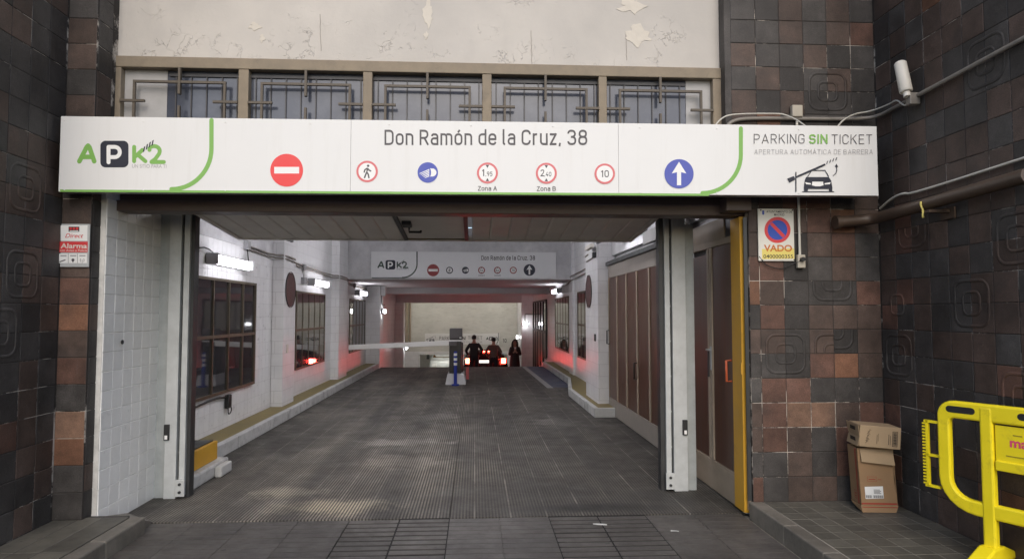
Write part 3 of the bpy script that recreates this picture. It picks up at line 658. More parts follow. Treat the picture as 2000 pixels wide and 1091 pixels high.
# left pier
lpi = empty('tiled_pier', (-3.0, 5.3, 0), 'narrow tiled pier left of the entrance carrying the alarm sign', 'pier')
box('pier_core', 'mortar', lpi, -3.131, -2.915, 5.20, 5.9, -.05, 8.0)
seq = ['t_char', 't_char', 't_orange', 't_tan', 't_char', 't_red', 't_brown', 't_orange', 't_red', 't_brown', 't_char', 't_brown', 't_char', 't_char', 't_brown', 't_brown', 't_char', 't_brown', 't_brown', 't_char', 't_brown', 't_brown', 't_char']
tile_field(lpi, (-3.131, 5.20, SW), (1, 0, 0), (0, -1, 0), [.016+.2], ROWS, lambda c, r: seq[r])
tile_field(lpi, (-2.915, 5.215, SW), (0, 1, 0), (1, 0, 0), [.2], ROWS, lambda c, r: pick({'t_char': 4, 't_black': 3, 't_brown': 2}))
# left side wall
ls = empty('tiled_side_wall', (-3.13, 4.5, 0), 'dark brown tiled side wall at the far left edge', 'wall')
box('wall_core', 'mortar', ls, -3.5, -3.13, WEND, 6.0, -.05, 8.0)
mo = {}
for a in ((1, 11, 15), (1, 8, 15), (2, 6, 15), (0, 3, 0)): mo.update(motif2(*a))
tile_field(ls, (-3.13, 3.78, SW), (0, 1, 0), (1, 0, 0), [.2]*7, ROWS,
           lambda c, r: pick({'t_char': 3.2, 't_brown': 3.4, 't_black': 2, 't_red': 1.0 if r < 12 else .2, 't_orange': .25 if r < 10 else 0.01}), {(6-c, r): (-q[0], q[1], q[2]) for (c, r), q in mo.items()})
# street fronts of the same building beyond the recess
for sgn, x0, x1, lab in ((1, 3.751, 11, 'tiled street front right of the entrance recess'), (-1, -11, -3.501, 'tiled street front left of the entrance recess')):
    thing(MB().box(x0 if sgn > 0 else x0, x1, WEND+.01, WEND+.3, -.1, 8.0), 'tiled_front_wall', 't_char', lab, 'wall')

# white tiled reveal on the left of the opening
wr = empty('tiled_reveal', (-2.9, 5.75, 0), 'white square-tiled reveal beside the left gate post', 'wall')
box('wall_core', 'white_grout', wr, -3.3, -2.875, 5.32, 6.42, -.02, 2.62)
tile_field(wr, (-2.872, 5.325, 0.), (0, 1, 0), (1, 0, 0), [.15]*6, 17, lambda c, r: 'white_tile', pitch=.15, z0=0, gap=.0026)
MB().tube([(-2.855, 5.575, 1.42), (-2.848, 5.575, 1.42)], .018, 14).build('hole_cover', 'black', wr)

# upper plaster wall and clerestory
up = empty('plaster_wall', (-.4, 5.7, 3.0), 'stained cream plaster wall with peeling paint above the window strip', 'wall')
box('plaster', 'plaster', up, -2.98, 2.085, 5.50, 5.95, 3.742, 8.0)
def blob(cx, cz, rx, rz, seed, n=26):
    rr = random.Random(seed); ph = [rr.random()*6.28 for _ in range(5)]
    return [(cx+rx*math.cos(a)*(1+.28*math.sin(3*a+ph[0])+.2*math.sin(5*a+ph[1])+.14*math.sin(9*a+ph[2])), cz+rz*math.sin(a)*(1+.25*math.sin(4*a+ph[3])+.18*math.sin(7*a+ph[4]))) for a in [2*math.pi*i/n for i in range(n)]]
for i, (px, py, rx, rz) in enumerate(((1245, 68, .10, .085), (1232, 12, .10, .06), (836, 25, .04, .11), (832, 70, .018, .03), (498, 52, .045, .03), (512, 75, .02, .03))):
    p = PY(px, py, 5.5); MB().prism([(x, 5.4985, z) for x, z in blob(p.x, p.z, rx, rz, 40+i)], (0, -.002, 0)).build('peeling_patch', 'peel', up)
for px, ya_, yb_ in ((625, 28, 100), (1037, 60, 134), (1222, 70, 118)):
    a, b = PY(px, ya_, 5.4975), PY(px+2, yb_, 5.4975); cr_ = MB(); n = 9
    L_ = [(a.x+(b.x-a.x)*i/n+.006*(rnd()-.5), a.z+(b.z-a.z)*i/n) for i in range(n+1)]
    for (x0_, z0_), (x1_, z1_) in zip(L_, L_[1:]): cr_.poly([(x0_-.0022, 5.4975, z0_), (x1_-.0022, 5.4975, z1_), (x1_+.0022, 5.4975, z1_), (x0_+.0022, 5.4975, z0_)][::-1])
    cr_.build('hairline_crack', 'gframe', up)
cl = empty('window_strip', (-.4, 5.6, 2.6), 'row of five barred windows in a taupe frame above the sign', 'window')
FZ0, FZ1, FZ2 = 2.78, 3.648, 3.740
xs = [(-2.874, -1.942), (-1.859, -.932), (-.856, .054), (.132, 1.035), (1.105, 2.016)]
fr = MB().box(-2.972, 2.10, 5.47, 5.66, FZ1, FZ2).build('head_rail', 'taupe', cl, .006)
ed = [-2.972]+[q for a in xs for q in a]+[2.10]
for i in range(6): box('mullion', 'taupe', cl, ed[2*i], ed[2*i+1], 5.474, 5.655, FZ0, FZ1-.001, .006)
box('sill_rail', 'taupe', cl, -2.97, 2.098, 5.473, 5.66, 2.66, FZ0-.001, .006)
for i, (a, b) in enumerate(xs):
    box('pane', 'glass2', cl, a, b, 5.545, 5.555, FZ0, FZ1)
    g0 = 0
    if i == 0: box('pale_board', 'board', cl, a, a+.34, 5.538, 5.543, FZ0, FZ1); g0 = .36
    g1 = .22 if i == 4 else 0
    if i == 4: box('pale_board', 'board', cl, b-.215, b, 5.538, 5.543, FZ0, FZ1)
    nb = 8
    for k in range(nb):
        x = a+.04+(b-a-.05)*k/(nb-1)*.98
        if x < a+g0 or x > b-g1: continue
        box('window_bar', 'darkbar', cl, x-.0045, x+.0045, 5.534, 5.543, FZ0, FZ1-.03)
    box('window_rail', 'darkbar', cl, a+g0, b-g1, 5.530, 5.543, FZ1-.050, FZ1-.025)
    # wrought lattice in front
    gl = MB(); t = .0095; zt = 3.53; xl, xr = a+.11, b-.105; xm = (a+b)/2; y0, y1 = 5.462, 5.486
    gl.box(xl-t, xr+t, y0, y1, zt-t, zt+t); gl.box(xl-t, xl+t, y0+.001, y1-.001, FZ0, zt-t); gl.box(xr-t, xr+t, y0+.001, y1-.001, FZ0, zt-t)
    gl.box(xm-t, xm+t, y0-.004, y1+.004, 3.43, FZ1); gl.box(xm-t, xm+t, y0, y1, FZ0, 3.335)
    gl.box(a, a+.195, y0-.004, y1-.004, 3.37-t, 3.37+t); gl.box(b-.195, b, y0-.004, y1-.004, 3.37-t, 3.37+t)
    gl.build('grille', 'bar', cl)
# facade wall behind the sign (between clerestory and lintel)
# brown lintel beam
lb = empty('lintel_beam', (-.4, 5.6, 2.47), 'brown steel lintel beam under the long white sign', 'beam')
box('web', 'beam', lb, -2.99, 2.26, 5.52, 5.66, 2.56, 2.659, .004)
box('flange', 'beam', lb, -2.914, 2.26, 5.46, 5.66, 2.472, 2.559, .006)
box('corbel', 'beam', lb, 2.05, 2.26, 5.30, 5.459, 2.49, 2.60, .006)
box('soffit_plate', 'beam', lb, -3.3, 2.6, 5.661, 6.2, 2.70, 3.9)

# ================================================================== MAIN SIGN
SY = 5.05
sg = empty('sign_board', (0, SY+.1, 2.56), 'long white parking sign reading Don Ramón de la Cruz, 38 above the entrance', 'sign')
ptl, pbl, ptr, pbr = PY(119, 227, SY), PY(117, 374, SY), PY(1713, 247, SY), PY(1716, 382, SY)
def sgz(x, top):
    a, b = (ptl, ptr) if top else (pbl, pbr); t = (x-a.x)/(b.x-a.x); return a.z+(b.z-a.z)*t
cuts = [ptl.x, PY(685, 300, SY).x, PY(1208, 300, SY).x, pbr.x]
for a, b in zip(cuts, cuts[1:]):
    g = .0012
    MB().prism([(a+g, SY, sgz(a, 0)), (b-g, SY, sgz(b, 0)), (b-g, SY, sgz(b, 1)), (a+g, SY, sgz(a, 1))], (0, .012, 0)).build('sign_panel', 'sign', sg)
MB().prism([(ptl.x+.006, SY+.0125, sgz(ptl.x, 0)+.004), (pbr.x-.006, SY+.0125, sgz(pbr.x, 0)+.004), (pbr.x-.006, SY+.0125, sgz(pbr.x, 1)-.004), (ptl.x+.006, SY+.0125, sgz(ptl.x, 1)-.004)], (0, .10, 0)).build('box_frame', 'edge', sg)
for x in (-2.2, 1.6): box('wall_bracket', 'dsteel', sg, x, x+.05, SY+.113, 5.468, 2.70, 2.75)
pr = Print(sg, SY)
def logo(p, x, y, sx, sy, gm, nm, wm, tag_=True):
    """A [P] K 2 logo; x,y is its top-left pixel, sx,sy scale from the big sign's pixels"""
    T = lambda q: [(x+(a-150)*sx, y+(b-274)*sy) for a, b in q]
    wd = 9.0*sx
    p.stroke('logo_letter', gm, [T([(155, 315), (169.5, 287), (172, 284.5)]), T([(172, 284.5), (174.5, 287), (184, 315)]), T([(161, 306.5), (178, 306.5)])], wd)
    r = []
    for cx, cy, a0 in ((241, 285, -90), (241, 317, 0), (206, 317, 90), (206, 285, 180)): r += [(cx+10*math.cos(R_(a0+k*15)), cy+10*math.sin(R_(a0+k*15))) for k in range(7)]
    p.poly('logo_square', nm, T(r))
    bowl = [(212, 287), (224, 287)]+[(224+10*math.cos(R_(q)), 297+10*math.sin(R_(q))) for q in range(-75, 90, 15)]+[(224, 307), (212, 307)]
    p.stroke('logo_letter', wm, [T([(212, 287), (212, 317)]), T(bowl)], 7.6*sx)
    p.stroke('logo_letter', gm, [T([(262, 287), (262, 315)]), T([(264, 306), (278, 293)]), T([(269, 302), (284, 315)])], 7.8*sx)
    two = [(300+11*math.cos(R_(q))+1, 295+9.5*math.sin(R_(q))) for q in range(200, 380, 15)]+[(311, 300), (303, 311)]
    p.stroke('logo_letter', gm, [T([(302-10, 293)]+two[1:]+[(296, 316)]), T([(296, 316.5), (320, 316.5)])], 7.8*sx)
    p.polys('barrier_stripe', nm, [T([(a, b), (a+3, b-2.5), (a+5, b-13), (a+2, b-11)]) for a, b in ((279, 298), (284.5, 293.5), (290, 289.5), (295.5, 286))])
    if tag_: p.text('UN SITIO PARA TI', 'lgrey' if gm == 'green' else nm, x+(258-150)*sx, x+(325-150)*sx, y+(321-274)*sy, y+(328-274)*sy, .0)
logo(pr, 150, 274, 1, 1, 'green', 'navy', 'white')
def band(p, m, xa, ya, yb, xb, yc, wd, mirror=False):
    """green line: down from (xa,ya) to yb, then a quarter curve to (xb,yc)"""
    pts = [(xa, ya), (xa, yb)]; n = 14
    for k in range(1, n+1):
        t = R_(90*k/n); pts.append((xa+(xb-xa)*(1-math.cos(t)), yb+(yc-yb)*math.sin(t)))
    return p.stroke('green_line', m, [pts], wd)
# the two curved lines and the line along the bottom edge
band(pr, 'green', 413, 235, 290, 335, 369.5, 8.5)
band(pr, 'green', 1447, 251, 302, 1372, 377, 8.0)
pr.poly('green_line', 'green', [(117.3, 370), (1385, 378.2), (1385, 382.5), (117.3, 374.6)])
din(pr, 'Don Ramón de la Cruz, 38', 'grey', 751, 1147, 253.5, 283.5, 1.35)
def noentry(p, cx, cy, r, rm='pred', wm='white'):
    p.disc('no_entry_disc', rm, cx, cy, r); p.poly('no_entry_bar', wm, [(cx-.76*r, cy-.2*r), (cx+.76*r, cy-.2*r), (cx+.76*r, cy+.2*r), (cx-.76*r, cy+.2*r)])
def ringsign(p, cx, cy, r, rm='pink', wm='white'):
    p.disc('ring_face', wm, cx, cy, r*.97); p.ring('ring_border', rm, cx, cy, r, r*(.80 if r > 10 else .72))
def walker(p, cx, cy, r, m='grey'):
    q = r/21.
    p.disc('walker_head', m, cx+2*q, cy-11*q, 2.4*q, 16)
    p.stroke('walker', m, [[(cx+1*q, cy-6*q), (cx-.5*q, cy+1*q), (cx+2.5*q, cy+6*q), (cx+3.5*q, cy+12*q)], [(cx-1*q, cy+2*q), (cx-3*q, cy+7*q), (cx-5*q, cy+12*q)], [(cx, cy-6*q), (cx-4.5*q, cy-3*q), (cx-5.5*q, cy+1*q)], [(cx+2*q, cy-5*q), (cx+4*q, cy-2.5*q), (cx+7*q, cy-1*q)]], 2.9*q)
def headlight(p, cx, cy, r, bm_='blue', wm='white'):
    q = r/20.; p.disc('headlamp_disc', bm_, cx, cy, r)
    D = [(cx+4*q, cy-8*q)]+[(cx+8*q+9*q*math.cos(R_(a)), cy+8*q*math.sin(R_(a))) for a in range(-75, 76, 15)]+[(cx+4*q, cy+8*q)]+[(cx+4*q+2.5*q*math.cos(R_(a)), cy+8*q*math.sin(R_(a))) for a in range(90, -91, -30)][1:-1]
    p.poly('headlamp', wm, D)
    for k in range(5):
        y0 = cy-7*q+k*3.1*q; p.poly('light_beam', wm, [(cx+3*q, y0), (cx+3*q, y0+2.2*q), (cx-(16-k*2.6)*q, cy+(2+k*2.1)*q+.7*q), (cx-(16-k*2.6)*q, cy+(2+k*2.1)*q-.6*q)])
def heightsign(p, cx, cy, r, big, small, zone, rm='pink', m='grey'):
    ringsign(p, cx, cy, r, rm); q = r/20.
    for s_ in (-1, 1): p.poly('arrow_mark', m, [(cx-3.4*q, cy+s_*15.5*q), (cx+3.4*q, cy+s_*15.5*q), (cx, cy+s_*9.5*q)])
    din(p, big, m, cx-11*q, cx-4*q if big != '1' else cx-6.2*q, cy-7*q, cy+6*q, 1.6 if r > 10 else 2.2); din(p, ','+small, m, cx-3.6*q, cx+9.5*q, cy-2.5*q, cy+6*q, 1.6 if r > 10 else 2.2)
    if zone: din(p, zone, m, cx-18*q, cx+18*q, cy+25*q, cy+33.5*q, 1.3)
def tensign(p, cx, cy, r, rm='pink', m='grey'): ringsign(p, cx, cy, r, rm); din(p, '10', m, cx-.40*r, cx+.40*r, cy-.34*r, cy+.34*r, 1.5, 2.2)
def uparrow(p, cx, cy, r, bm_='blue', wm='white'):
    q = r/28.; p.disc('arrow_disc', bm_, cx, cy, r); p.poly('arrow', wm, [(cx-4*q, cy+22*q), (cx+4*q, cy+22*q), (cx+4*q, cy-3*q), (cx+14*q, cy-.5*q), (cx, cy-23*q), (cx-14*q, cy-.5*q), (cx-4*q, cy-3*q)])
noentry(pr, 560, 332.5, 32); ringsign(pr, 717, 335, 21); walker(pr, 717, 335, 21); headlight(pr, 835.5, 337, 20)
heightsign(pr, 952, 338, 20.5, '1', '95', 'Zona A'); heightsign(pr, 1067, 338.5, 20.5, '2', '40', 'Zona B'); tensign(pr, 1181, 339.5, 20)
uparrow(pr, 1326, 339.5, 28.5)
din(pr, 'PARKING', 'grey', 1472, 1571, 262, 280.5, .75, 2.2); din(pr, 'SIN', 'green', 1580, 1616, 262.5, 281, 1.7, 1.6); din(pr, 'TICKET', 'grey', 1624, 1703, 263, 281.5, .75, 2.2)
din(pr, 'APERTURA AUTOMÁTICA DE BARRERA', 'lgrey', 1473, 1704, 292, 301.5, .8, 2.6)
def carlogo(p, ox, oy, k, m='navy'):
    T = lambda q: [(ox+(a-1537)*k, oy+(b-310)*k) for a, b in q]
    p.poly('boom_icon', m, T([(1541, 357), (1553, 351), (1550, 344), (1537, 349)])); p.poly('boom_icon', m, T([(1555, 348), (1612, 323), (1610.5, 319.5), (1553.5, 344.5)]))
    p.polys('boom_stripe', m, [T([(a, b), (a+2, b-1), (a+4, b-7), (a+2, b-6)]) for a, b in ((1613, 321), (1619, 318.5), (1625, 316), (1631, 314))])
    p.stroke('post_icon', m, [T([(1554, 337), (1554, 374)])], 2.2*k)
    p.poly('car_icon', m, T([(1571, 353), (1574, 346), (1618, 346), (1623, 353), (1625, 366), (1625, 373.5), (1619, 373.5), (1618, 369), (1578, 369), (1577, 373.5), (1570, 373.5), (1569.5, 366)]))
    p.stroke('car_roof_icon', m, [T([(1577, 345), (1585, 333), (1611, 333), (1618, 345)])], 1.6*k)
    p.poly('car_grille_icon', 'white', T([(1586, 355), (1607, 355), (1608, 362), (1601, 364), (1592, 364), (1585, 362)])); p.poly('car_lamp_icon', 'white', T([(1572, 356), (1583, 358), (1583, 360.5), (1574, 360)])); p.poly('car_lamp_icon', 'white', T([(1622, 356), (1610, 358), (1610, 360.5), (1620, 360)]))
    p.stroke('ground_icon', m, [T([(1567, 374.5), (1628, 374.5)])], 1.5*k); p.stroke('swing_icon', m, [T([(1627, 343), (1632, 339), (1634, 332), (1633, 325)])], 1.6*k); p.poly('swing_head_icon', m, T([(1630, 326), (1636.5, 326), (1633, 320)]))
carlogo(pr, 1537, 310, 1)
for k, x in enumerate((126, 280, 440, 606, 760, 920, 1080, 1250, 1400, 1560)):
    for top in (0, 1):
        q = PY(x, (230+(x-117)*.0125+5) if top else (374+(x-117)*.005-4), SY); MB().tube([(q.x, SY+.001, q.z), (q.x, SY-.004, q.z)], .006, 8).build('screw', 'sign', sg)

# ================================================================== GARAGE SHELL
LX, RX = -3.30, 2.45
gl = empty('garage_wall', (LX-.1, 9, 0), 'white tiled garage wall on the left with three barred windows', 'wall')
box('wall_core', 'white_grout2', gl, LX-.4, LX-.008, 6.42, 11.05, -.05, 3.9)
box('wall_paint', 'wall', gl, LX-.4, LX, 11.05, 31.2, -2.6, 3.9)
W1 = (8.0, 10.15)
cols = [.1563]*26
tile_field(gl, (LX-.008, 7.0, 0.), (0, 1, 0), (1, 0, 0), cols, 13, lambda c, r: 'wall_tile', pitch=.2, z0=0, gap=.003,
           skip=lambda c, r: (7.0+c*.1563+.12 > W1[0] and 7.0+c*.1563+.03 < W1[1]) and 3 <= r <= 9)
box('wall_paint', 'conc', gl, LX-.01, LX+.001, 6.42, 11.05, 2.605, 3.9)
# wall piers on the left
for k, (y0, y1, d) in enumerate(((11.05, 11.75, .18), (15.5, 16.5, .18), (20.4, 21.2, .42))):
    thing(MB().box(LX-.02, LX+d, y0, y1, -.05, 3.79 if k < 2 else 2.49), 'wall_pier', 'wall', ('white wall pier with a dark round disc on the left', 'white wall pier under the inner sign on the left', 'far white wall pier with a small lit lamp on the left')[k], 'pier', None, .012)
# right walls
grw = empty('garage_wall', (RX+.1, 16, 0), 'white garage wall on the right beyond the brown folding gate', 'wall')
box('wall_paint', 'wall', grw, RX, RX+.4, 11.1, 28.2, -2.6, 3.9)
box('wall_paint', 'conc', grw, 2.30, 2.75, 6.2, 11.1, 2.62, 3.9)
box('wall_core', 'conc', grw, 2.36, 2.75, 5.91, 11.1, -.05, 2.619)
box('wall_return', 'wall', grw, 1.95, RX-.001, 28.0, 31.2, -2.6, 2.75)
thing(MB().box(2.06, RX+.02, 11.12, 12.35, 0, 3.79), 'wall_pier', 'wall', 'white wall pier with a dark round disc beside the folding gate', 'pier', None, .012)
thing(MB().box(2.40, RX+.01, 16.3, 16.95, .1, 3.79), 'wall_pier', 'wall', 'shallow white wall pier under the inner sign on the right', 'pier', None, .012)
# middle lintel with the inner sign
thing(MB().box(LX+.0, RX, 16.601, 16.949, 2.5, 3.78), 'lintel_wall', 'conc', 'grey white lintel wall carrying the inner sign', 'wall')
for k, (y0, y1, z0, lab) in enumerate(((22.0, 22.4, 2.30, 'shallow ceiling beam just beyond the inner sign'), (25.0, 25.4, 2.36, 'second ceiling beam further down the ramp'), (28.001, 28.349, 2.10, 'deep beam framing the lit wall at the ramp foot'))):
    thing(MB().box(LX+.001, 2.449 if k < 2 else 2.44, y0, y1, z0, 2.749 if k == 2 else 2.499), 'ceiling_beam', 'ceil', lab, 'beam')
thing(MB().box(LX+.001, -2.95, 27.7, 28.34, -2.2, 2.099), 'wall_pier', 'wall', 'white pier at the foot of the ramp on the left', 'pier')
bwz = -.08
bw = empty('ramp_end_wall', (0, 31, bwz), 'cream wall facing the ramp above the lower garage opening', 'wall')
box('wall', 'cream', bw, LX, 1.95, 30.8, 31.19, bwz+.001, 2.749)
box('jamb', 'wall', bw, LX, -2.55, 30.81, 31.2, -2.1, bwz)
box('jamb', 'wall', bw, 1.5, 1.95, 30.81, 31.2, -2.1, bwz)
thing(MB().tube([(-3.12, 30.7, .3), (-3.12, 30.7, 2.7)], .07, 12).tube([(-2.97, 30.72, .3), (-2.97, 30.72, 2.7)], .05, 12), 'drain_pipe', 'dframe', 'pair of yellowish drain pipes in the corner of the lit wall', 'pipe')
for sx, lab in ((-12, 'left wall of the lower garage'), (11.7, 'right wall of the lower garage')): thing(MB().box(sx, sx+.3, 31.2, 46, -2.1, .15), 'lower_wall', 'wall', lab, 'wall')
thing(MB().box(-12, 12, 46, 46.3, -2.5, .5), 'lower_wall', 'wall', 'rear wall of the lower garage', 'wall')
for x in (-1.9, .9): thing(MB().box(x, x+.35, 37, 37.4, -2.1, .149), 'column', 'wall', 'pale column in the lower garage '+('left' if x < 0 else 'right')+' of the black car', 'column')

# ledges
ld = empty('ledge', (-3.1, 14, 0), 'long low ochre ledge with a pale kerb along the left wall', 'ledge')
y = 7.36
while y < 20.7:
    L = min(1.0+.5*rnd(), 20.79-y); box('kerb_stone', 'kerbw', ld, -2.985, -2.90, y, y+L-.006, 0, .148+.004*rnd(), .01); y += L
box('ledge_top', 'ledge', ld, LX, -2.986, 7.36, 20.79, 0, .145)
st = empty('entrance_step', (-3.0, 6.9, 0), 'yellow painted step on a chipped white concrete block by the left gate post', 'step')
MB().box(LX, -2.62, 6.45, 7.35, 0, .13).build('concrete_block', 'kerbw', st, .02)
box('kerb_nub', 'kerbw', st, -2.619, -2.55, 6.95, 7.25, 0, .11, .015)
box('yellow_riser', 'yel', st, LX, -2.70, 6.46, 7.24, .131, .32, .008)
box('step_mat', 'dsteel', st, LX, -2.73, 6.47, 7.2, .321, .332)
rl = empty('ledge', (2.2, 14, 0), 'low stepped ochre ledge with a white kerb along the right wall', 'ledge')
pl = [(2.28, 10.58), (1.90, 10.58), (1.88, 13.40), (2.17, 15.6), (2.12, 20.79)]
for a, b in zip(pl, pl[1:]):
    a, b = Vector((*a, 0)), Vector((*b, 0)); d = (b-a).normalized(); nn = Vector((-d.y, d.x, 0)); nn = nn if nn.x > 0 or abs(nn.x) < .2 and nn.y > 0 else -nn
    MB().prism([a+d*.002, b-d*.002, b-d*.002+nn*.075, a+d*.002+nn*.075], (0, 0, .15)).build('kerb_stone', 'kerbw', rl, .01)
MB().prism([(2.28, 10.66, 0), (2.44, 10.66, 0), (2.44, 20.79, 0), (2.2, 20.79, 0), (2.25, 15.55, 0), (1.96, 13.37, 0), (1.98, 10.66, 0)][::-1], (0, 0, .146)).build('ledge_top', 'ledge', rl)

# ================================================================== WINDOWS
def window(X, side, y0, y1, z0, z1, n, label, pd=.006, mw=.011):
    """side +1: faces +X (left wall), -1: faces -X"""
    o = empty('barred_window', (X, (y0+y1)/2, z0), label, 'window', 'garage windows')
    def bx(nm, m, ya, yb, za, zb, d0, d1): return box(nm, m, o, X+side*d0, X+side*d1, ya, yb, za, zb)
    t = .035
    f = MB()
    for (ya, yb, za, zb) in ((y0, y1, z0, z0+t), (y0, y1, z1-t, z1), (y0, y0+t, z0+t, z1-t), (y1-t, y1, z0+t, z1-t)): f.box(X-side*.03, X+side*(pd+.006), ya, yb, za, zb)
    f.build('frame', 'winframe', o)
    zm = z0+(z1-z0)*.5
    bx('transom', 'winframe', y0+t, y1-t, zm-.02, zm+.02, -.02, pd)
    w_ = (y1-y0)/n
    for i in range(1, n): bx('mullion', 'winframe', y0+i*w_-mw, y0+i*w_+mw, z0+t, z1-t, -.02, pd+.003)
    for i in range(n):
        for (za, zb) in ((z0+t, zm-.02), (zm+.02, z1-t)):
            p = bx('pane', 'glass', y0+i*w_+.012, y0+(i+1)*w_-.012, za, zb, -.006, .001); p.rotation_euler = (0, 0, 0)
    return o
window(LX+.012, 1, 8.0, 10.15, .612, 2.10, 4, 'nearest left window reflecting red light beside the gate post', .018, .014)
window(LX+.012, 1, 12.45, 14.8, .612, 2.07, 5, 'middle left window between two white piers')
window(LX+.012, 1, 17.7, 20.15, .605, 2.045, 5, 'farthest left window beside the raised boom tip')
window(RX-.012, -1, 17.3, 20.2, .62, 2.11, 5, 'far right window beyond the white pier')
window(RX-.012, -1, 13.2, 15.75, .62, 2.16, 5, 'right window half hidden by the white pier')
# glazed screen on the right at the top of the ramp
gs = empty('glazed_screen', (RX, 25, -.3), 'tall dark glazed screen with metal bars by the blue floor bay', 'screen')
n = 5
for i in range(n+1): box('post', 'dsteel', gs, RX-.06, RX-.005, 22.6+i*1.0-.025, 22.6+i*1.0+.025, .15-.2*i, 2.14)
for i in range(n):
    y0 = 22.6+i
    box('pane', 'glass', gs, RX-.03, RX-.022, y0+.025, y0+.975, 1.05, 2.08); box('panel', 'wood', gs, RX-.035, RX-.02, y0+.025, y0+.975, .1-.2*i, .97)
    box('rail', 'dsteel', gs, RX-.055, RX-.01, y0+.025, y0+.975, .97, 1.05); box('rail', 'dsteel', gs, RX-.055, RX-.01, y0+.025, y0+.975, 2.08, 2.14)
# ================================================================== LAMPS
def strip_lamp(name, Lh, m):
    o = empty(name, (0, 0, 0), '', 'lamp')
    MB().box(0, .06, -Lh, Lh, -.055, .07).build('housing', 'lampbody', o, world=False)
    MB().prism([(.062, -Lh+.02, -.052), (.10, -Lh+.02, -.06), (.135, -Lh+.02, -.03), (.142, -Lh+.02, .015), (.115, -Lh+.02, .055), (.062, -Lh+.02, .065)], (0, 2*Lh-.04, 0)).build('diffuser', m, o, world=False)
    for s_ in (-1, 1): MB().box(.0, .152, s_*(Lh+.002), s_*(Lh+.02), -.065, .075).build('end_cap', 'lampbody', o, .006, world=False)
    MB().tube([(.03, -Lh*.5, .06), (.03, -Lh*.5, .09)], .012, 8).build('cable_gland', 'bcable', o, world=False)
    return o
lp = strip_lamp('strip_lamp', .64, 'tube'); kids(lp)
lamps = [((LX+.002, 8.98, 2.32), 0, 'nearest lit strip lamp above the left window'), ((LX+.002, 13.95, 2.27), 0, 'lit strip lamp above the middle left window'), ((LX+.002, 19.1, 2.22), 0, 'farthest lit strip lamp on the left wall'),
         ((2.298, 9.4, 2.80), math.pi, 'lit strip lamp above the brown folding gate'), ((RX-.002, 19.4, 2.30), math.pi, 'lit strip lamp above the far right window'),
         ]
for i, (p, rz, lab) in enumerate(lamps):
    if i == 0: lp.location = p; lp['label'] = lab; lp['group'] = 'strip lamps along the walls'
    elif rz == 'c': copy_tree(lp, None, lab, p).rotation_euler = (0, math.pi/2, 0)
    else: copy_tree(lp, None, lab, p, rz)
clp = strip_lamp('strip_lamp', .64, 'tube2'); kids(clp); clp['group'] = 'added ceiling strip lamps of the entrance bay'  # unseen ceiling lamps, added to brighten the entrance bay evenly
for i, (p, lab) in enumerate((((-1.0, 8.9, 3.798), 'added unseen ceiling strip lamp above the tilt-up door at left'), ((.3, 8.9, 3.798), 'added unseen ceiling strip lamp above the tilt-up door at right'), ((-1.1, 13.2, 3.798), 'added unseen ceiling strip lamp in front of the inner sign at left'), ((.3, 13.2, 3.798), 'added unseen ceiling strip lamp in front of the inner sign at right'))):
    c = clp if i == 0 else copy_tree(clp); c.location = p; c['label'] = lab; c.rotation_euler = (0, math.pi/2, 0)
c = copy_tree(lp, None, 'added unseen ceiling strip lamp behind the first beam over the ramp', (-.5, 22.55, 2.498)); c.rotation_euler = (0, math.pi/2, math.pi/2)  # added lamp, kept out of view, lights the ramp bay
wlp = strip_lamp('strip_lamp', .64, 'warm'); kids(wlp)  # warm lamps added out of sight to light the cream end wall
wlp.location = (-2.0, 28.36, 2.60); wlp.rotation_euler = (0, 0, math.pi/2); wlp['label'] = 'added unseen strip lamp behind the deep beam washing the cream wall, left'; wlp['group'] = 'added strip lamps behind the beam'
copy_tree(wlp, None, 'added unseen strip lamp behind the deep beam washing the cream wall, right', (.9, 28.36, 2.60), math.pi/2)
for i, (x, y) in enumerate(((-1.6, 33.2), (1.2, 33.2), (-1.6, 39.5))):  # unseen lamps added to brighten the lower garage
    c = copy_tree(wlp, None, ('added unseen ceiling strip lamp in the lower garage over the white van', 'added unseen ceiling strip lamp in the lower garage at right', 'added unseen ceiling strip lamp at the back of the lower garage')[i], (x, y, .148), 0); c.rotation_euler = (0, math.pi/2, math.pi/2); c['group'] = 'added strip lamps of the lower garage'
def bulkhead(loc, rz, label, first=[None]):
    if first[0]: return copy_tree(first[0], None, label, loc, rz)
    o = empty('bulkhead_lamp', loc, label, 'lamp', 'small bulkhead lamps', rz)
    MB().box(0, .06, -.12, .12, -.07, .07).build('housing', 'lampbody', o, .015, world=False)
    MB().box(.061, .13, -.10, .10, -.06, .06).build('glass_cover', 'bulk', o, .03, world=False)
    kids(o); first[0] = o; return o
bulkhead((LX+.422, 20.75, 1.72), 0, 'small lit bulkhead lamp on the far left pier')
bulkhead((2.1, 27.998, 1.22), -math.pi/2, 'small lit bulkhead lamp higher on the right wall by the woman')
bulkhead((1.948, 29.3, .62), math.pi, 'small lit bulkhead lamp lower on the right wall by the woman')
bulkhead((-2.948, 28.1, .22), 0, 'small lit bulkhead lamp low on the left at the ramp foot')

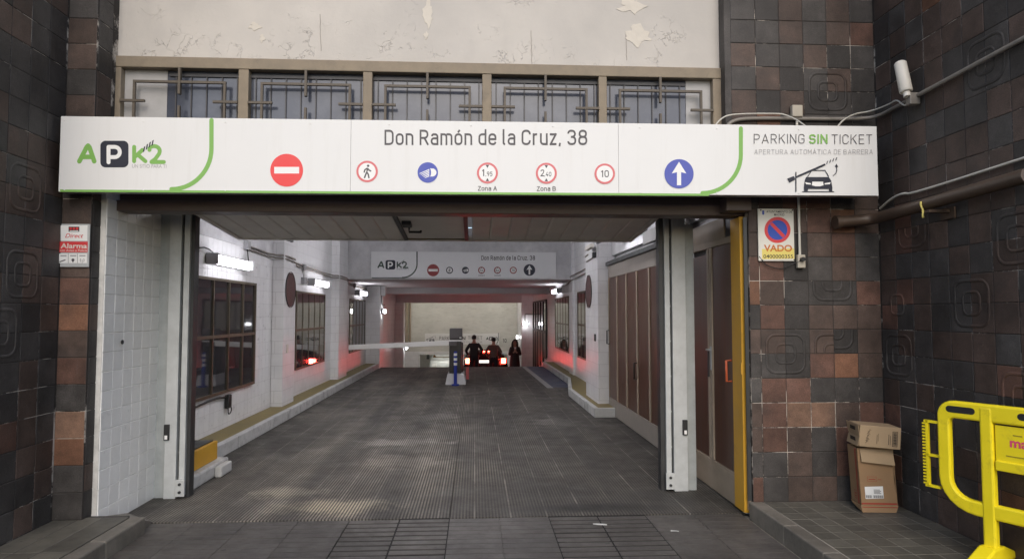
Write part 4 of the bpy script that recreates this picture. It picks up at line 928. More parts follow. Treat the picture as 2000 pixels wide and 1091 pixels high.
# conduits, boxes and small fittings inside
def pipe(name, m, pts, r, label, cat='conduit', sm=1): return thing(MB().tube(smoothpath(pts, sm), r, 8), name, m, label, cat)
zc = 2.62
pipe('conduit', 'pipe', [(LX+.02, 9.75, 2.63), (LX+.02, 10.98, 2.60), (LX+.2, 11.03, 2.60), (LX+.2, 11.8, 2.58), (LX+.02, 11.85, 2.58), (LX+.02, 15.42, 2.52), (LX+.2, 15.48, 2.52), (LX+.2, 16.55, 2.50), (LX+.02, 17.0, 2.44), (LX+.02, 20.3, 2.40)], .014, 'upper grey conduit running along the left wall above the lamps')
pipe('conduit', 'pipe', [(LX+.02, 9.78, 2.58), (LX+.02, 10.98, 2.55), (LX+.2, 11.03, 2.55), (LX+.2, 11.8, 2.53), (LX+.02, 11.85, 2.53), (LX+.02, 15.42, 2.47), (LX+.2, 15.48, 2.47), (LX+.2, 16.55, 2.45), (LX+.02, 17.0, 2.40), (LX+.02, 20.3, 2.36)], .012, 'lower grey conduit running along the left wall above the lamps')
for (y, z, lab) in ((9.72, 2.64, 'grey junction box at the start of the left conduits'), (12.9, 2.54, 'grey junction box above the middle left window'), (18.3, 2.42, 'grey junction box above the farthest left window')):
    thing(MB().box(LX+.002, LX+.06, y-.07, y+.07, z-.07, z+.05), 'junction_box', 'lampbody', lab, 'box', 'junction boxes on the left wall', .006)
pipe('lamp_cable', 'bcable', [(LX+.03, 9.72, 2.57), (LX+.05, 9.74, 2.35), (LX+.05, 9.66, 2.30)], .008, 'black cable dropping from junction box to nearest lamp', 'cable')
pipe('lamp_cable', 'bcable', [(LX+.03, 8.0, 2.42), (LX+.06, 8.2, 2.45), (LX+.06, 8.5, 2.38)], .008, 'black cable curling into the near end of the nearest lamp', 'cable')
pipe('lamp_cable', 'pipe', [(LX+.03, 12.9, 2.48), (LX+.03, 12.9, 2.27), (LX+.03, 13.3, 2.27)], .010, 'cable dropping to the middle lamp on the left wall', 'cable')
thing(MB().box(LX+.001, LX+.07, 12.8, 13.0, 2.22, 2.34), 'socket_box', 'lampbody', 'grey box beside the middle lamp', 'box', None, .006)
thing(MB().box(LX+.422, LX+.56, 20.5, 20.75, 2.2, 2.49), 'junction_box', 'wall', 'white junction box at the top of the far left pier', 'box', None, .01)
pipe('wall_cable', 'bcable', [(LX+.43, 20.6, 2.2), (LX+.43, 20.65, 1.95), (LX+.44, 20.9, 1.9), (LX+.45, 21.15, 1.92)], .012, 'black cable hanging below the far left junction box', 'cable')
pipe('conduit', 'pipe', [(2.05, 12.0, 2.72), (2.05, 12.36, 2.70), (2.42, 12.42, 2.68), (2.42, 16.2, 2.60), (2.38, 16.28, 2.58), (2.38, 16.6, 2.57)], .014, 'upper conduit bending round the right wall pier')
pipe('conduit', 'pipe', [(2.045, 11.5, 2.62), (2.05, 12.36, 2.60), (2.42, 12.42, 2.58), (2.42, 16.2, 2.50), (2.38, 16.28, 2.48), (2.38, 16.97, 2.44), (2.42, 17.1, 2.42), (2.42, 21.6, 2.36)], .014, 'lower conduit bending round the right wall pier')
pipe('conduit', 'pipe', [(2.10, 27.98, 1.30), (2.10, 27.98, 1.62), (2.44, 27.98, 1.62)], .018, 'thin conduit feeding the upper bulkhead lamp on the right', 'conduit', 0)
# security camera
sc_ = empty('security_camera', (2.05, 11.3, 2.6), 'small security camera on the right pier under the tilted door', 'camera')
box('bracket', 'lampbody', sc_, 2.0, 2.06, 11.25, 11.33, 2.72, 2.80, .01); MB().obox((1.93, 11.15, 2.77), (.035, .0, 0), (-.03, .11, -.02), (0, .006, .035)).build('camera_body', 'ant', sc_, .01); box('junction', 'dsteel', sc_, 2.0, 2.058, 11.2, 11.32, 2.60, 2.70, .01)
# round discs
for X, sd_, y, lab in ((LX+.182, 1, 11.42, 'dark faded round disc on the left wall pier'), (2.058, -1, 11.95, 'dark faded round disc on the right wall pier')):
    z = 2.05
    o = empty('round_disc', (X, y, z-.3), lab, 'sign', 'round discs on the wall piers')
    MB().tube([(X, y, z), (X+sd_*.012, y, z)], .285, 36).build('disc', 'disc', o); MB().tube([(X, y, z), (X+sd_*.016, y, z)], .30, 36, cap=False).build('rim', 'dsteel', o)
box0 = thing(MB().box(LX+.181, LX+.195, 11.25, 11.33, 1.0, 1.14), 'wall_switch', 'ant', 'small white switch on the left wall pier', 'switch')
thing(MB().box(2.04, 2.059, 11.3, 11.38, 1.18, 1.30), 'wall_switch', 'bcable', 'small black switch on the right wall pier', 'switch')
# intercom handset below the left window
ih = empty('intercom_handset', (LX, 9.1, .4), 'black intercom handset hanging below the nearest left window', 'intercom')
box('body', 'black', ih, LX+.002, LX+.06, 9.04, 9.16, .40, .58, .015); MB().tube(smoothpath([(LX+.03, 9.1, .40), (LX+.03, 9.12, .30), (LX+.05, 9.2, .36), (LX+.03, 9.16, .45)]), .008, 8).build('cord', 'bcable', ih)
MB().tube(smoothpath([(LX+.02, 7.2, .50), (LX+.02, 8.0, .55), (LX+.02, 8.7, .58), (LX+.03, 9.03, .55)]), .014, 8).build('feed_cable', 'bcable', ih)

# ================================================================== INNER SIGN
ISY = 16.57
isg = empty('inner_sign', (0, ISY, 2.5), 'dim inner parking sign on the lintel deep in the driveway', 'sign')
a, b = PY(725, 491, ISY), PY(1086, 543, ISY)
box('sign_panel', 'sign2', isg, a.x, b.x, ISY, ISY+.03, b.z, a.z)
ip = Print(isg, ISY)
logo(ip, 737, 507.5, .348, .35, 'dgreen', 'navy', 'white')
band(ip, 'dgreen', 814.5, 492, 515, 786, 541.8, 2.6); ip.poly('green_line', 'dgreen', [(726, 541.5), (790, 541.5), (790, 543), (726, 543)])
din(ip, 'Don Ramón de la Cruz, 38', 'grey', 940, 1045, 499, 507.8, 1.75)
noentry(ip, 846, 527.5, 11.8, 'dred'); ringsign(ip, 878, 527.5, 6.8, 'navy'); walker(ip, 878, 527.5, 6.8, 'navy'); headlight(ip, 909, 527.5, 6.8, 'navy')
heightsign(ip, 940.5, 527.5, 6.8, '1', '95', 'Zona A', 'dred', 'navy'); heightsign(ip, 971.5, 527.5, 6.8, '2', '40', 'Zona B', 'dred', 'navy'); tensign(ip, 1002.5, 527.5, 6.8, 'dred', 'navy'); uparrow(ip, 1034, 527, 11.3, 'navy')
# sign at the foot of the ramp
RSY = 30.78
rsg = empty('ramp_sign', (0, RSY, 0), 'white sign reading Parking sin ticket above the lower garage opening', 'sign')
a, b = PY(830, 651, RSY), PY(975, 672, RSY)
box('sign_panel', 'sign', rsg, a.x, b.x, RSY, RSY+.02, b.z, a.z)
p3 = Print(rsg, RSY)
carlogo(p3, 832, 655, .19); din(p3, 'PARKING', 'grey', 858, 889, 656.5, 663.5, 1.1, 2); din(p3, 'SIN', 'dgreen', 893, 909, 656.5, 663.5, 1.6, 2); din(p3, 'TICKET', 'grey', 914, 942, 656, 663, 1.1, 2); p3.text('APERTURA AUTOMÁTICA', 'lgrey', 858, 942, 666, 669)
logo(p3, 949, 657, .14, .14, 'dgreen', 'navy', 'white', False); p3.stroke('green_line', 'dgreen', [[(973.5, 650), (973.5, 664), (970, 671)]], 1.2)
rs2 = empty('speed_sign', (1.1, RSY, .3), 'painted number 10 beside the white sign over the ramp foot', 'sign')
q = PY(985.5, 665, RSY); MB().tube([(q.x, RSY+.01, q.z), (q.x, RSY, q.z)], .2, 32).build('disc', 'cream', rs2); din(Print(rs2, RSY, .003), '10', 'grey', 982, 989.5, 661, 668.5, 1.7, 2.2)
thing(MB().box(-2.55, 1.5, 30.76, 30.799, -.22, -.081), 'height_bar', 'boom', 'pale height bar across the top of the lower garage opening', 'bar')

# ================================================================== GATE POSTS AND TILT-UP DOOR
GY = 6.2
def gx(px, py): return PY(px, py, GY).x
def post(label, e, bracket, s):
    """e: X edges of outer channel, inner channel, guide strip, dark guide"""
    o = empty('gate_post', ((e[0]+e[2])/2, GY+.1, 0), label, 'post', 'gate posts')
    box('outer_channel', 'galv', o, e[0], e[1]-s*.002, GY+.02, GY+.14, 0, 2.56 if s > 0 else 2.50, .004)
    box('inner_channel', 'galv2', o, e[1], e[2], GY-.01, GY+.14, 0, 2.60, .004)
    box('channel_gap', 'dsteel', o, e[2]+s*.001, e[3]-s*.001, GY+.05, GY+.12, 0, 2.6)
    box('guide_strip', 'galv2', o, e[3], e[4], GY, GY+.13, .03, 2.6, .003)
    box('door_guide', 'dsteel', o, e[4]+s*.001, e[5], GY+.03, GY+.13, .0, 2.6)
    MB().box(bracket[0], bracket[1], GY-.02, GY-.001, .02, .17).build('foot_bracket', 'galv2', o, .004)
    for z in (.06, .13): MB().tube([((bracket[0]+bracket[1])/2, GY-.021, z), ((bracket[0]+bracket[1])/2, GY-.032, z)], .013, 8).build('bolt', 'dsteel', o)
    z = .4
    while z < 2.5: MB().tube([((e[2]+e[3])/2, GY+.05, z), ((e[2]+e[3])/2, GY+.035, z)], .008, 8).build('bolt', 'galv2', o); z += .33
    kx = e[1]+s*abs(e[2]-e[1])*.22
    k = MB().box(kx-.022, kx+.022, GY-.036, GY-.011, .52, .66).build('sensor_box', 'black', o, .004); box('sensor_window', 'white', k, kx-.012, kx+.012, GY-.038, GY-.0365, .53, .565)
    return o
yl = 640
eL = [gx(305, yl), gx(328, yl), gx(351, yl), gx(356, yl), gx(367, yl), gx(374, yl)]
post('galvanised gate post left of the driveway with a small black sensor', eL, (eL[3]-.02, eL[4]+.01), 1)
yr = 640
eR = [gx(1358, yr), gx(1340, yr), gx(1313, yr), gx(1309, yr), gx(1299, yr), gx(1290, yr)]
post('galvanised gate post right of the driveway in front of the brown doors', eR, (eR[4]-.01, eR[3]+.02), -1)
# tilt-up door resting horizontally under the ceiling
DZ = 2.61; dy0, dy1 = 5.74, 7.36; dxl, dxr = -2.575, 1.75
td = empty('tilt_up_door', (-.4, 5.72, DZ), 'ribbed grey metal tilt-up door raised flat over the driveway', 'door')
def zz(y): return DZ+(y-dy0)*.004
wl0, wl1 = -.735, -.075      # wicket door edges
x = dxl+.05; i = 0
def ribstrip(xa, xb):
    ms = MB(); z = DZ
    ms.prism([(xa, dy0, z+.012), (xa+.012, dy0, z), (xb-.012, dy0, z), (xb, dy0, z+.012), (xb, dy0, z+.03), (xa, dy0, z+.03)][::-1], (0, dy1-dy0, 0)); return ms.build('sheet_strip', 'rib', td)
for (A, B) in ((dxl+.05, wl0-.04), (wl1+.04, dxr-.05)):
    k = max(1, round((B-A)/.19)); w_ = (B-A)/k
    for j in range(k): ribstrip(A+j*w_+.001, A+(j+1)*w_-.001)
wk = MB().box(wl0+.001, wl1-.001, dy0, dy1-.06, DZ+.006, DZ+.03).build('wicket_door', 'rib', td)
for xa in (wl0, wl1): box('wicket_frame', 'dsteel', td, xa-.039, xa, dy0, dy1-.04, DZ-.014, DZ+.035)
box('wicket_frame', 'taupe', td, wl0+.002, wl1-.042, dy1-.055, dy1-.041, DZ-.006, DZ+.03)
box('door_edge', 'rib', td, dxl, dxr, dy1-.04, dy1, DZ-.012, DZ+.04)
for xa in (dxl, dxr-.05): box('door_edge', 'rib', td, xa, xa+.048, dy0, dy1-.041, DZ-.010, DZ+.04)
box('door_edge', 'dsteel', td, dxl, dxr, dy0-.06, dy0-.001, DZ-.008, DZ+.04)
hd = MB().box(wl0+.02, wl0+.11, 6.46, 6.60, DZ-.035, DZ+.005).build('lock_case', 'dsteel', wk, .006)
MB().tube([(wl0+.07, 6.72, DZ+.0), (wl0+.07, 6.72, DZ-.05), (wl0+.19, 6.72, DZ-.05), (wl0+.19, 6.68, DZ-.05)], .012, 8).build('door_handle', 'bcable', wk)
td.rotation_euler = (-math.atan(.092), 0, 0)
for xa, lab in ((dxl-.04, 'left'), (dxr+.012, 'right')):
    thing(MB().box(xa, xa+.028, 6.55, 9.6, 2.66, 2.72), 'door_track', 'dsteel', 'dark overhead track on the '+lab+' of the tilt-up door', 'track', 'door tracks')

# ================================================================== BROWN FOLDING GATE AND SIDE DOOR (right)
FX = 2.24
fg = empty('folding_gate', (FX, 9.3, 0), 'brown five-leaf folding gate with beige strips along the right wall', 'gate')
ya, yb, np_ = 7.15, 11.06, 6; pw = (yb-ya)/np_
for i in range(np_):
    y0 = ya+i*pw
    box('gate_leaf', 'wood', fg, FX, FX+.03, y0+.035, y0+pw-.035, .27, 2.24, .003)
for i in range(np_+1):
    y0 = ya+i*pw; a, b = max(ya, y0-.034), min(yb, y0+.034); box('leaf_strip', 'dframe', fg, FX-.012, FX+.03, a, b, .27, 2.24, .004)
box('bottom_rail', 'gframe', fg, FX-.010, FX+.03, ya, yb, .012, .269, .004); box('top_rail', 'gframe', fg, FX-.010, FX+.03, ya, yb, 2.241, 2.45, .004)
box('top_track', 'dsteel', fg, FX-.045, FX+.03, 6.9, 11.1, 2.451, 2.51); box('lintel_board', 'board', fg, FX-.02, FX+.03, 6.9, 8.7, 2.56, 2.72)
for y_, z_ in ((11.0, 1.15), (9.12, .75)):
    MB().tube([(FX-.01, y_-.0, z_), (FX-.05, y_, z_), (FX-.05, y_, z_+.22), (FX-.01, y_, z_+.22)], .010, 8).build('pull_handle', 'bcable', fg)
sdr = empty('side_door', (FX, 6.3, 0), 'tall brown side door with beige frame and red pull handle', 'door')
box('door_leaf', 'wood', sdr, FX, FX+.03, 5.665, 6.17, .285, 2.27, .003); box('door_leaf', 'wood', sdr, FX+.004, FX+.03, 6.30, 7.02, .285, 2.22, .003)
for a, b in ((6.175, 6.225), (6.24, 6.295)): box('door_stile', 'dframe', sdr, FX-.014, FX+.03, a, b, .285, 2.27, .004)
box('door_stile', 'dframe', sdr, FX-.006, FX+.03, 7.025, 7.09, .285, 2.27, .004)
box('bottom_rail', 'dframe', sdr, FX-.012, FX+.03, 5.662, 7.09, .012, .283, .004); box('bottom_bead', 'dframe', sdr, FX-.016, FX-.0125, 5.664, 7.088, .21, .262)
box('top_rail', 'dframe', sdr, FX-.012, FX+.03, 5.662, 7.09, 2.271, 2.33, .004); box('fanlight_board', 'dframe', sdr, FX-.004, FX+.03, 5.86, 7.09, 2.331, 2.52, .003); box('fanlight_gap', 'black', sdr, FX+.01, FX+.03, 5.665, 5.858, 2.331, 2.50)
MB().tube([(FX, 5.74, 1.06), (FX-.045, 5.74, 1.06), (FX-.045, 5.74, 1.24), (FX, 5.74, 1.24)], .011, 8).build('pull_handle', 'orange', sdr)
MB().box(FX-.022, FX-.015, 6.18, 6.215, 1.12, 1.34).tube([(FX-.02, 6.20, 1.31), (FX-.06, 6.20, 1.31), (FX-.06, 6.10, 1.31)], .009, 8).build('lever_handle', 'galv', sdr)
MB().box(FX-.024, FX-.015, 6.248, 6.285, 1.05, 1.30).build('lock_plate', 'dsteel', sdr)
yj = empty('yellow_jamb', (2.25, 5.55, 0), 'yellow painted door jamb against the right tiled pier', 'jamb')
box('jamb_board', 'yel', yj, FX-.03, FX+.02, 5.435, 5.64, .02, 2.46, .004); box('hinge_plate', 'yel', yj, FX-.042, FX-.031, 5.42, 5.45, 1.15, 1.24)
box('side_strip', 'dframe', yj, 2.234, 2.258, 5.405, 5.43, .05, .9); box('side_strip', 'dsteel', yj, 2.225, 2.255, 5.39, 5.402, .13, 2.45)

# ================================================================== SIGNS ON THE PIERS
VY = 5.355
vs = empty('vado_sign', (2.5, VY, 2.08), 'white no-parking vado plate with red and blue disc on right pier', 'sign')
c = [PY(1480, 407, VY), PY(1550, 407, VY), PY(1554, 510, VY), PY(1484, 512, VY)]
x0, x1, z1, z0 = c[0].x, c[2].x-.006, c[0].z, c[2].z
MB().box(x0, x1, VY, VY+.014, z0, z1).build('plate', 'plate', vs, .008)
MB().box(x0+.012, x1-.012, VY-.0015, VY-.0004, z0+.012, z1-.012).build('plate_face', 'plate', vs)
vp = Print(vs, VY, .0019)
vp.text('AYUNTAMIENTO DE', 'black', 1497, 1547, 411, 415.5, .004); vp.text('MADRID', 'black', 1512, 1532, 417, 421.5, .004); vp.poly('crest', 'vblue', [(1488.5, 411), (1492.5, 411), (1492.5, 418), (1490.5, 420), (1488.5, 418)])
vp.poly('yellow_field', 'vyel', [(1488, 486), (1551, 485), (1551.5, 505), (1488.5, 506)])
vp.disc('disc_red', 'vred', 1518.5, 449, 25.5); vp.disc('disc_blue', 'vblue', 1518.5, 449, 19.3); vp.poly('disc_bar', 'vred', [(1503.5, 438.0), (1508, 433.5), (1533.5, 459.5), (1529, 464.5)])
vp.text('VADO', 'vora', 1492, 1547, 478, 490.5, .03); vp.text('0400000355', 'black', 1491, 1549, 497, 504, .01)
for a, b in ((1485.5, 410.5), (1547.5, 410.5), (1489, 508), (1551, 507)):
    q = PY(a, b, VY); MB().tube([(q.x, VY, q.z), (q.x, VY-.005, q.z)], .006, 8).build('screw', 'dsteel', vs)
sb = empty('socket_box', (2.69, 5.35, 2.0), 'beige socket box with plug below the no-parking plate', 'socket')
a, b = PY(1558, 497, 5.33), PY(1574, 523, 5.33); box('box', 'boxp', sb, a.x, b.x, 5.33, 5.367, b.z, a.z, .006); MB().tube([((a.x+b.x)/2, 5.33, (a.z+b.z)/2+.015), ((a.x+b.x)/2, 5.30, (a.z+b.z)/2+.015)], .018, 12).build('plug', 'black', sb)
q = PY(1561, 440, 5.35); thing(MB().tube([(q.x, 5.352, 3.26), (q.x, 5.352, 2.105)], .011, 8), 'conduit', 'cable', 'vertical pale conduit running down to the socket box', 'conduit')
p0 = Vector(((a.x+b.x)/2, 5.325, (a.z+b.z)/2+.01)); q = PY(1530, 526, 5.35); q2 = PY(1484, 500, 5.35); q3 = PY(1496, 518, 5.35)
pipe('plug_cable', 'bcable', [p0, (q.x+.05, 5.355, q.z+.03), (q.x-.02, 5.355, q.z), (q3.x, 5.355, q3.z), (q2.x-.004, 5.357, q2.z)], .004, 'thin black cable sagging from the plug under the plate', 'cable', 2)
AY = 5.178
als = empty('alarm_sign', (-3.03, AY, 2.0), 'small white and red alarm sign on the narrow left pier', 'sign')
a, b = PY(114, 437, AY), PY(173, 521, AY); box('backing', 'galv2', als, -3.12, b.x, AY, AY+.008, b.z, a.z)
ap = Print(als, AY)
ap.poly('white_field', 'white', [(118.5, 440), (171, 440), (170.5, 470), (118.5, 470)]); ap.poly('logo_block', 'black', [(134, 442.5), (155, 442.5), (154.8, 452.5), (134, 452.5)])
for k in range(3): ap.disc('logo_dot', 'vred', 138+k*6.3, 446.3, 2.7, 16)
ap.poly('logo_strip', 'white', [(136, 450), (153, 450), (153, 451.6), (136, 451.6)])
ap.text('Direct', 'vred', 127, 163, 456, 464, .01, shear=.35)
ap.poly('red_field', 'vred', [(115, 471.5), (171.5, 471.5), (171, 492.5), (115, 492.5)]); ap.text('Alarma', 'plate', 118.5, 170, 475, 484.5, .02); ap.text('con Aviso a Policía', 'plate', 117, 170, 486.5, 490.5, .01)
ap.poly('white_field', 'white', [(115, 495), (169.5, 495), (169.5, 513.5), (115, 513.5)])
for x in (133, 151): ap.poly('divider', 'grey', [(x, 495), (x+.7, 495), (x+.7, 513.5), (x, 513.5)])
for x in (118, 137, 155): ap.poly('small_print', 'lgrey', [(x, 498), (x+12, 498), (x+12, 500.5), (x, 500.5)])
ap.stroke('key_icon', 'grey', [[(117, 511), (127, 507.5)]], 2.2); ap.disc('person_icon', 'grey', 142.5, 507.5, 3, 16); ap.poly('person_icon', 'grey', [(140.5, 509), (144.5, 509), (142.5, 513)])
ap.stroke('radio_icon', 'grey', [[(160.5, 507), (160.5, 513)], [(157.5, 505), (156.5, 508), (157.5, 511)], [(163.5, 505), (164.5, 508), (163.5, 511)]], .9)

# ================================================================== PIPES AND CABLES ON THE RIGHT
RWX = 3.345
pipe('conduit', 'pipe', [(2.06, 5.34, 3.16), (2.12, 5.345, 3.25), (2.30, 5.35, 3.275), (2.9, 5.35, 3.275), (3.25, 5.34, 3.28), (3.34, 5.28, 3.285), (3.345, 5.1, 3.29), (3.345, 3.75, 3.33)], .017, 'grey conduit above the sign running along the right tiled wall', 'conduit', 2)
q = PY(1557, 217, 5.33); jb = thing(MB().box(q.x-.045, q.x+.045, 5.318, 5.366, q.z-.05, q.z+.05), 'junction_box', 'boxp', 'beige square junction box on the conduit above the sign', 'box', None, .008)
def pxpath(lst): return [PY(a, b, Y) for a, b, Y in lst]
pipe('white_cable', 'cable', [PY(1396, 246, 5.30), PY(1408, 232, 5.30), PY(1424, 224, 5.315), PY(1465, 222, 5.325), PY(1522, 222, 5.325), PY(1532, 224, 5.32), PY(1555, 233, 5.25), PY(1574, 247, 5.12)], .0065, 'white cable looping above the sign from the junction box', 'cable', 2)
pipe('white_cable', 'cable', [PY(1636, 247, 5.12), PY(1648, 233, 5.2), PY(1670, 222, 5.3), PY(1700, 218, 5.31), PX(1735, 205, 3.32), PX(1752, 194, 3.32), PX(1762, 205, 3.31), PX(1772, 206, 3.30), PX(1775, 190, 3.29)], .0065, 'white cable from the sign up to the white antenna', 'cable', 2)
an = empty('antenna', (3.3, 5.0, 3.3), 'white cylindrical antenna on the right tiled wall', 'antenna')
a, b = PX(1758, 123, 3.27), PX(1770, 180, 3.27)
MB().tube([b, b.lerp(a, .03), a.lerp(b, .03), a], .045, 20, rr=[.040, .046, .044, .038]).build('tube_body', 'ant', an)
MB().tube([b, b+(b-a).normalized()*.04], .025, 12).build('base', 'ant', an); box('bracket', 'pipe', an, 3.28, 3.36, b.y-.03, b.y+.03, b.z-.10, b.z-.01, .006)
dp_ = pipe('drain_pipe', 'bpipe', [(2.98, 5.29, 2.40), (3.2, 5.28, 2.42), (3.27, 5.22, 2.425), (3.275, 5.05, 2.43), (3.275, 3.74, 2.47)], .047, 'thick brown pipe along the right tiled wall', 'pipe', 2)
MB().tube([(2.955, 5.29, 2.398), (2.995, 5.29, 2.401)], .056, 16).build('pipe_cap', 'bpipe', dp_)
br = empty('pipe_bracket', (3.3, 4.55, 2.3), 'rusty bracket with yellow tape under the thick brown pipe', 'bracket')
box('arm', 'bpipe', br, 3.20, 3.36, 4.50, 4.55, 2.365, 2.385); box('wall_plate', 'bpipe', br, 3.352, 3.366, 4.46, 4.60, 2.32, 2.40)
MB().tube(smoothpath([(3.225, 4.62, 2.46), (3.223, 4.62, 2.43), (3.235, 4.61, 2.39), (3.22, 4.6, 2.36), (3.225, 4.6, 2.34)], 2), .007, 6).build('tape', 'vyel', br)
pipe('conduit', 'cable', [PX(1719, 407, 3.345), PX(1745, 385, 3.345), PX(1765, 377, 3.345), (3.345, 4.9, 2.565), (3.345, 3.75, 2.60)], .010, 'thin pale conduit above the thick brown pipe', 'conduit', 2)

# ================================================================== CARDBOARD BOXES
def card_box(name, label, c, ax, ay, az, m, flaps=()):
    o = empty(name, c-az, label, 'box'); return o
def V(*a): return Vector(a)
zb = SW+.002
cb = empty('cardboard_box', (3.0, 5.05, zb), 'tall open cardboard box with red stripes leaning in the corner', 'box')
ux = V(.993, -.12, 0).normalized(); uy = V(.12, .993, 0).normalized(); tilt = V(-.03, .05, 1).normalized()
W_, D_, H_ = .272, .17, .43
c0 = V(2.985, 5.07, zb+.055)       # front-left bottom corner of the body
def B(u, v, h): return c0+ux*u+uy*v+tilt*h
t = .004
walls = {'front_panel': [B(0, 0, 0), B(W_, 0, 0), B(W_-.01, .004, H_*.45), B(W_, 0, H_), B(0, 0, H_)], 'side_panel': [B(0, D_, 0), B(0, 0, 0), B(0, 0, H_), B(0, D_, H_)], 'back_panel': [B(W_, D_, 0), B(0, D_, 0), B(0, D_, H_), B(W_, D_, H_)], 'right_panel': [B(W_, 0, 0), B(W_, D_, 0), B(W_, D_, H_), B(W_, 0, H_)]}
nrm = {'front_panel': -uy, 'side_panel': -ux, 'back_panel': uy, 'right_panel': ux}
for k, pts in walls.items(): MB().prism(pts, nrm[k]*-t).build(k, 'card', cb)
MB().prism([B(0, 0, -.001), B(0, D_, -.001), B(W_, D_, -.001), B(W_, 0, -.001)], tilt*t).build('bottom_panel', 'card', cb)
MB().prism([B(-.003, -.003, -.002), B(W_+.004, -.003, -.002), B(W_-.02, -.01, -.054), B(.0, -.012, -.054)], uy*t).build('bottom_flap', 'card', cb)
MB().prism([B(-.005, D_, -.003), B(-.005, .005, -.003), B(.0, -.02, -.055), B(-.01, D_*.75, -.02)], ux*t).build('side_flap', 'card', cb)
MB().prism([B(.02, -.004, H_-.005), B(W_-.005, -.004, H_-.012), B(W_-.008, -.03, H_-.125), B(.02, -.024, H_-.10)], uy*t).build('top_flap', 'card2', cb)
def cp(nm, m, pts, d=.0016): MB().poly([B(u, -d, h) for u, h in pts]).build(nm, m, cb)
def cs(nm, m, pts, d=.0016): MB().poly([B(-d, v, h) for v, h in pts]).build(nm, m, cb)
MB().poly([B(.004, -.0078, -.018), B(W_-.004, -.0078, -.018), B(W_-.006, -.0085, -.012), B(.004, -.0085, -.012)][::1]).build('red_stripe', 'cardred', cb); cp('red_stripe', 'cardred', [(.004, .004), (W_-.004, .004), (W_-.004, .016), (.004, .016)])
cs('red_stripe', 'cardred', [(.045, .002), (.03, .002), (.03, H_-.01), (.045, H_-.01)]); cs('red_stripe', 'cardred', [(.022, .002), (.016, .002), (.016, H_-.01), (.022, H_-.01)])
cp('shipping_label', 'white', [(.035, .045), (.172, .050), (.172, .142), (.035, .136)])
mbb = MB()
for k in range(26):
    u0 = .04+k*.005
    if k in (9, 10): continue
    mbb.poly([B(u0, -.003, .052), B(u0+.0022+.0012*(k % 3 == 0), -.003, .052), B(u0+.0022+.0012*(k % 3 == 0), -.003, .074), B(u0, -.003, .074)])
for k in range(4): mbb.poly([B(.10, -.003, .085+k*.009), B(.10+.055-.008*(k % 2), -.003, .085+k*.009), B(.10+.055-.008*(k % 2), -.003, .089+k*.009), B(.10, -.003, .089+k*.009)])
mbb.build('label_print', 'grey', cb)
fr_ = MB()
for (u0, u1, h0, h1) in ((.06, .13, .176, .178), (.06, .13, .212, .214), (.06, .062, .178, .212), (.128, .13, .178, .212), (.07, .12, .190, .196), (.14, .165, .19, .194)): fr_.poly([B(u0, -.002, h0), B(u1, -.002, h0), B(u1, -.002, h1), B(u0, -.002, h1)])
fr_.build('red_print', 'cardred', cb)
fr_ = MB()
for (u0, u1, h0, h1) in ((.06, .1, .03, .033), (.06, .1, .09, .093), (.06, .063, .033, .09), (.097, .1, .033, .09), (.068, .092, .045, .052), (.068, .092, .065, .075)): fr_.poly([B(-.002, u1, h0), B(-.002, u0, h0), B(-.002, u0, h1), B(-.002, u1, h1)])
fr_.build('red_print', 'cardred', cb)
# flat box lying on top
tb = empty('cardboard_box', (3.0, 5.0, zb+.5), 'small closed cardboard box with black print on top of the tall box', 'box')
ux2 = V(.983, -.17, -.07).normalized(); uy2 = V(.17, .983, 0).normalized(); uz2 = ux2.cross(uy2); W2, D2, H2 = .30, .22, .165
c2 = c0+ux*-.02+uy*-.035+V(0, 0, H_+.022)
def B2(u, v, h): return c2+ux2*u+uy2*v+uz2*h
MB().obox(B2(W2/2, D2/2, H2/2), ux2*W2/2, uy2*D2/2, uz2*H2/2).build('carton', 'card2', tb, .004)
MB().prism([B2(-.002, D2, H2*.48), B2(-.002, .0, H2*.46), B2(-.018, -.004, H2*1.0), B2(-.024, D2, H2*1.0)], ux2*.004).build('end_flap', 'card2', tb)
MB().prism([B2(-.002, D2, H2*.40), B2(-.002, .0, H2*.42), B2(-.012, .0, .0), B2(-.012, D2, .0)], ux2*.004).build('end_flap', 'card2', tb)
for h in (H2*.70, H2*.2):
    off = .0145 if h > .1 else .009
    pm = MB(); pm.poly([B2(-off-.002, .15, h), B2(-off-.002, .05, h), B2(-off-.005, .05, h+.028), B2(-off-.005, .15, h+.028)]); pm.build('black_print', 'cardink', tb)
fu = MB()
for (u0, u1, h0, h1) in ((.238, .242, .02, .135), (.272, .276, .02, .135), (.242, .272, .02, .024), (.242, .272, .131, .135), (.125, .128, .03, .10), (.135, .137, .05, .11), (.21, .214, .03, .11), (.222, .225, .03, .10)): fu.poly([B2(u0, -.0015, h0), B2(u1, -.0015, h0), B2(u1, -.0015, h1), B2(u0, -.0015, h1)])
for k in range(14): h = .03+k*.007; fu.poly([B2(.245, -.0015, h), B2(.269, -.0015, h), B2(.269, -.0015, h+.0035+.001*(k % 3)), B2(.245, -.0015, h+.0035+.001*(k % 3))])
fu.build('black_print', 'cardink', tb)
scr = MB()
for k, (u, hh) in enumerate(((.04, .03), (.043, .05), (.05, .045), (.047, .07), (.055, .085), (.05, .10), (.06, .115))): scr.tube(smoothpath([B2(u, -.002, hh), B2(u+.014, -.002, hh+.01), B2(u+.006, -.002, hh+.022), B2(u+.022, -.002, hh+.016)], 1), .0011, 4)
scr.build('script_print', 'cardink', tb)

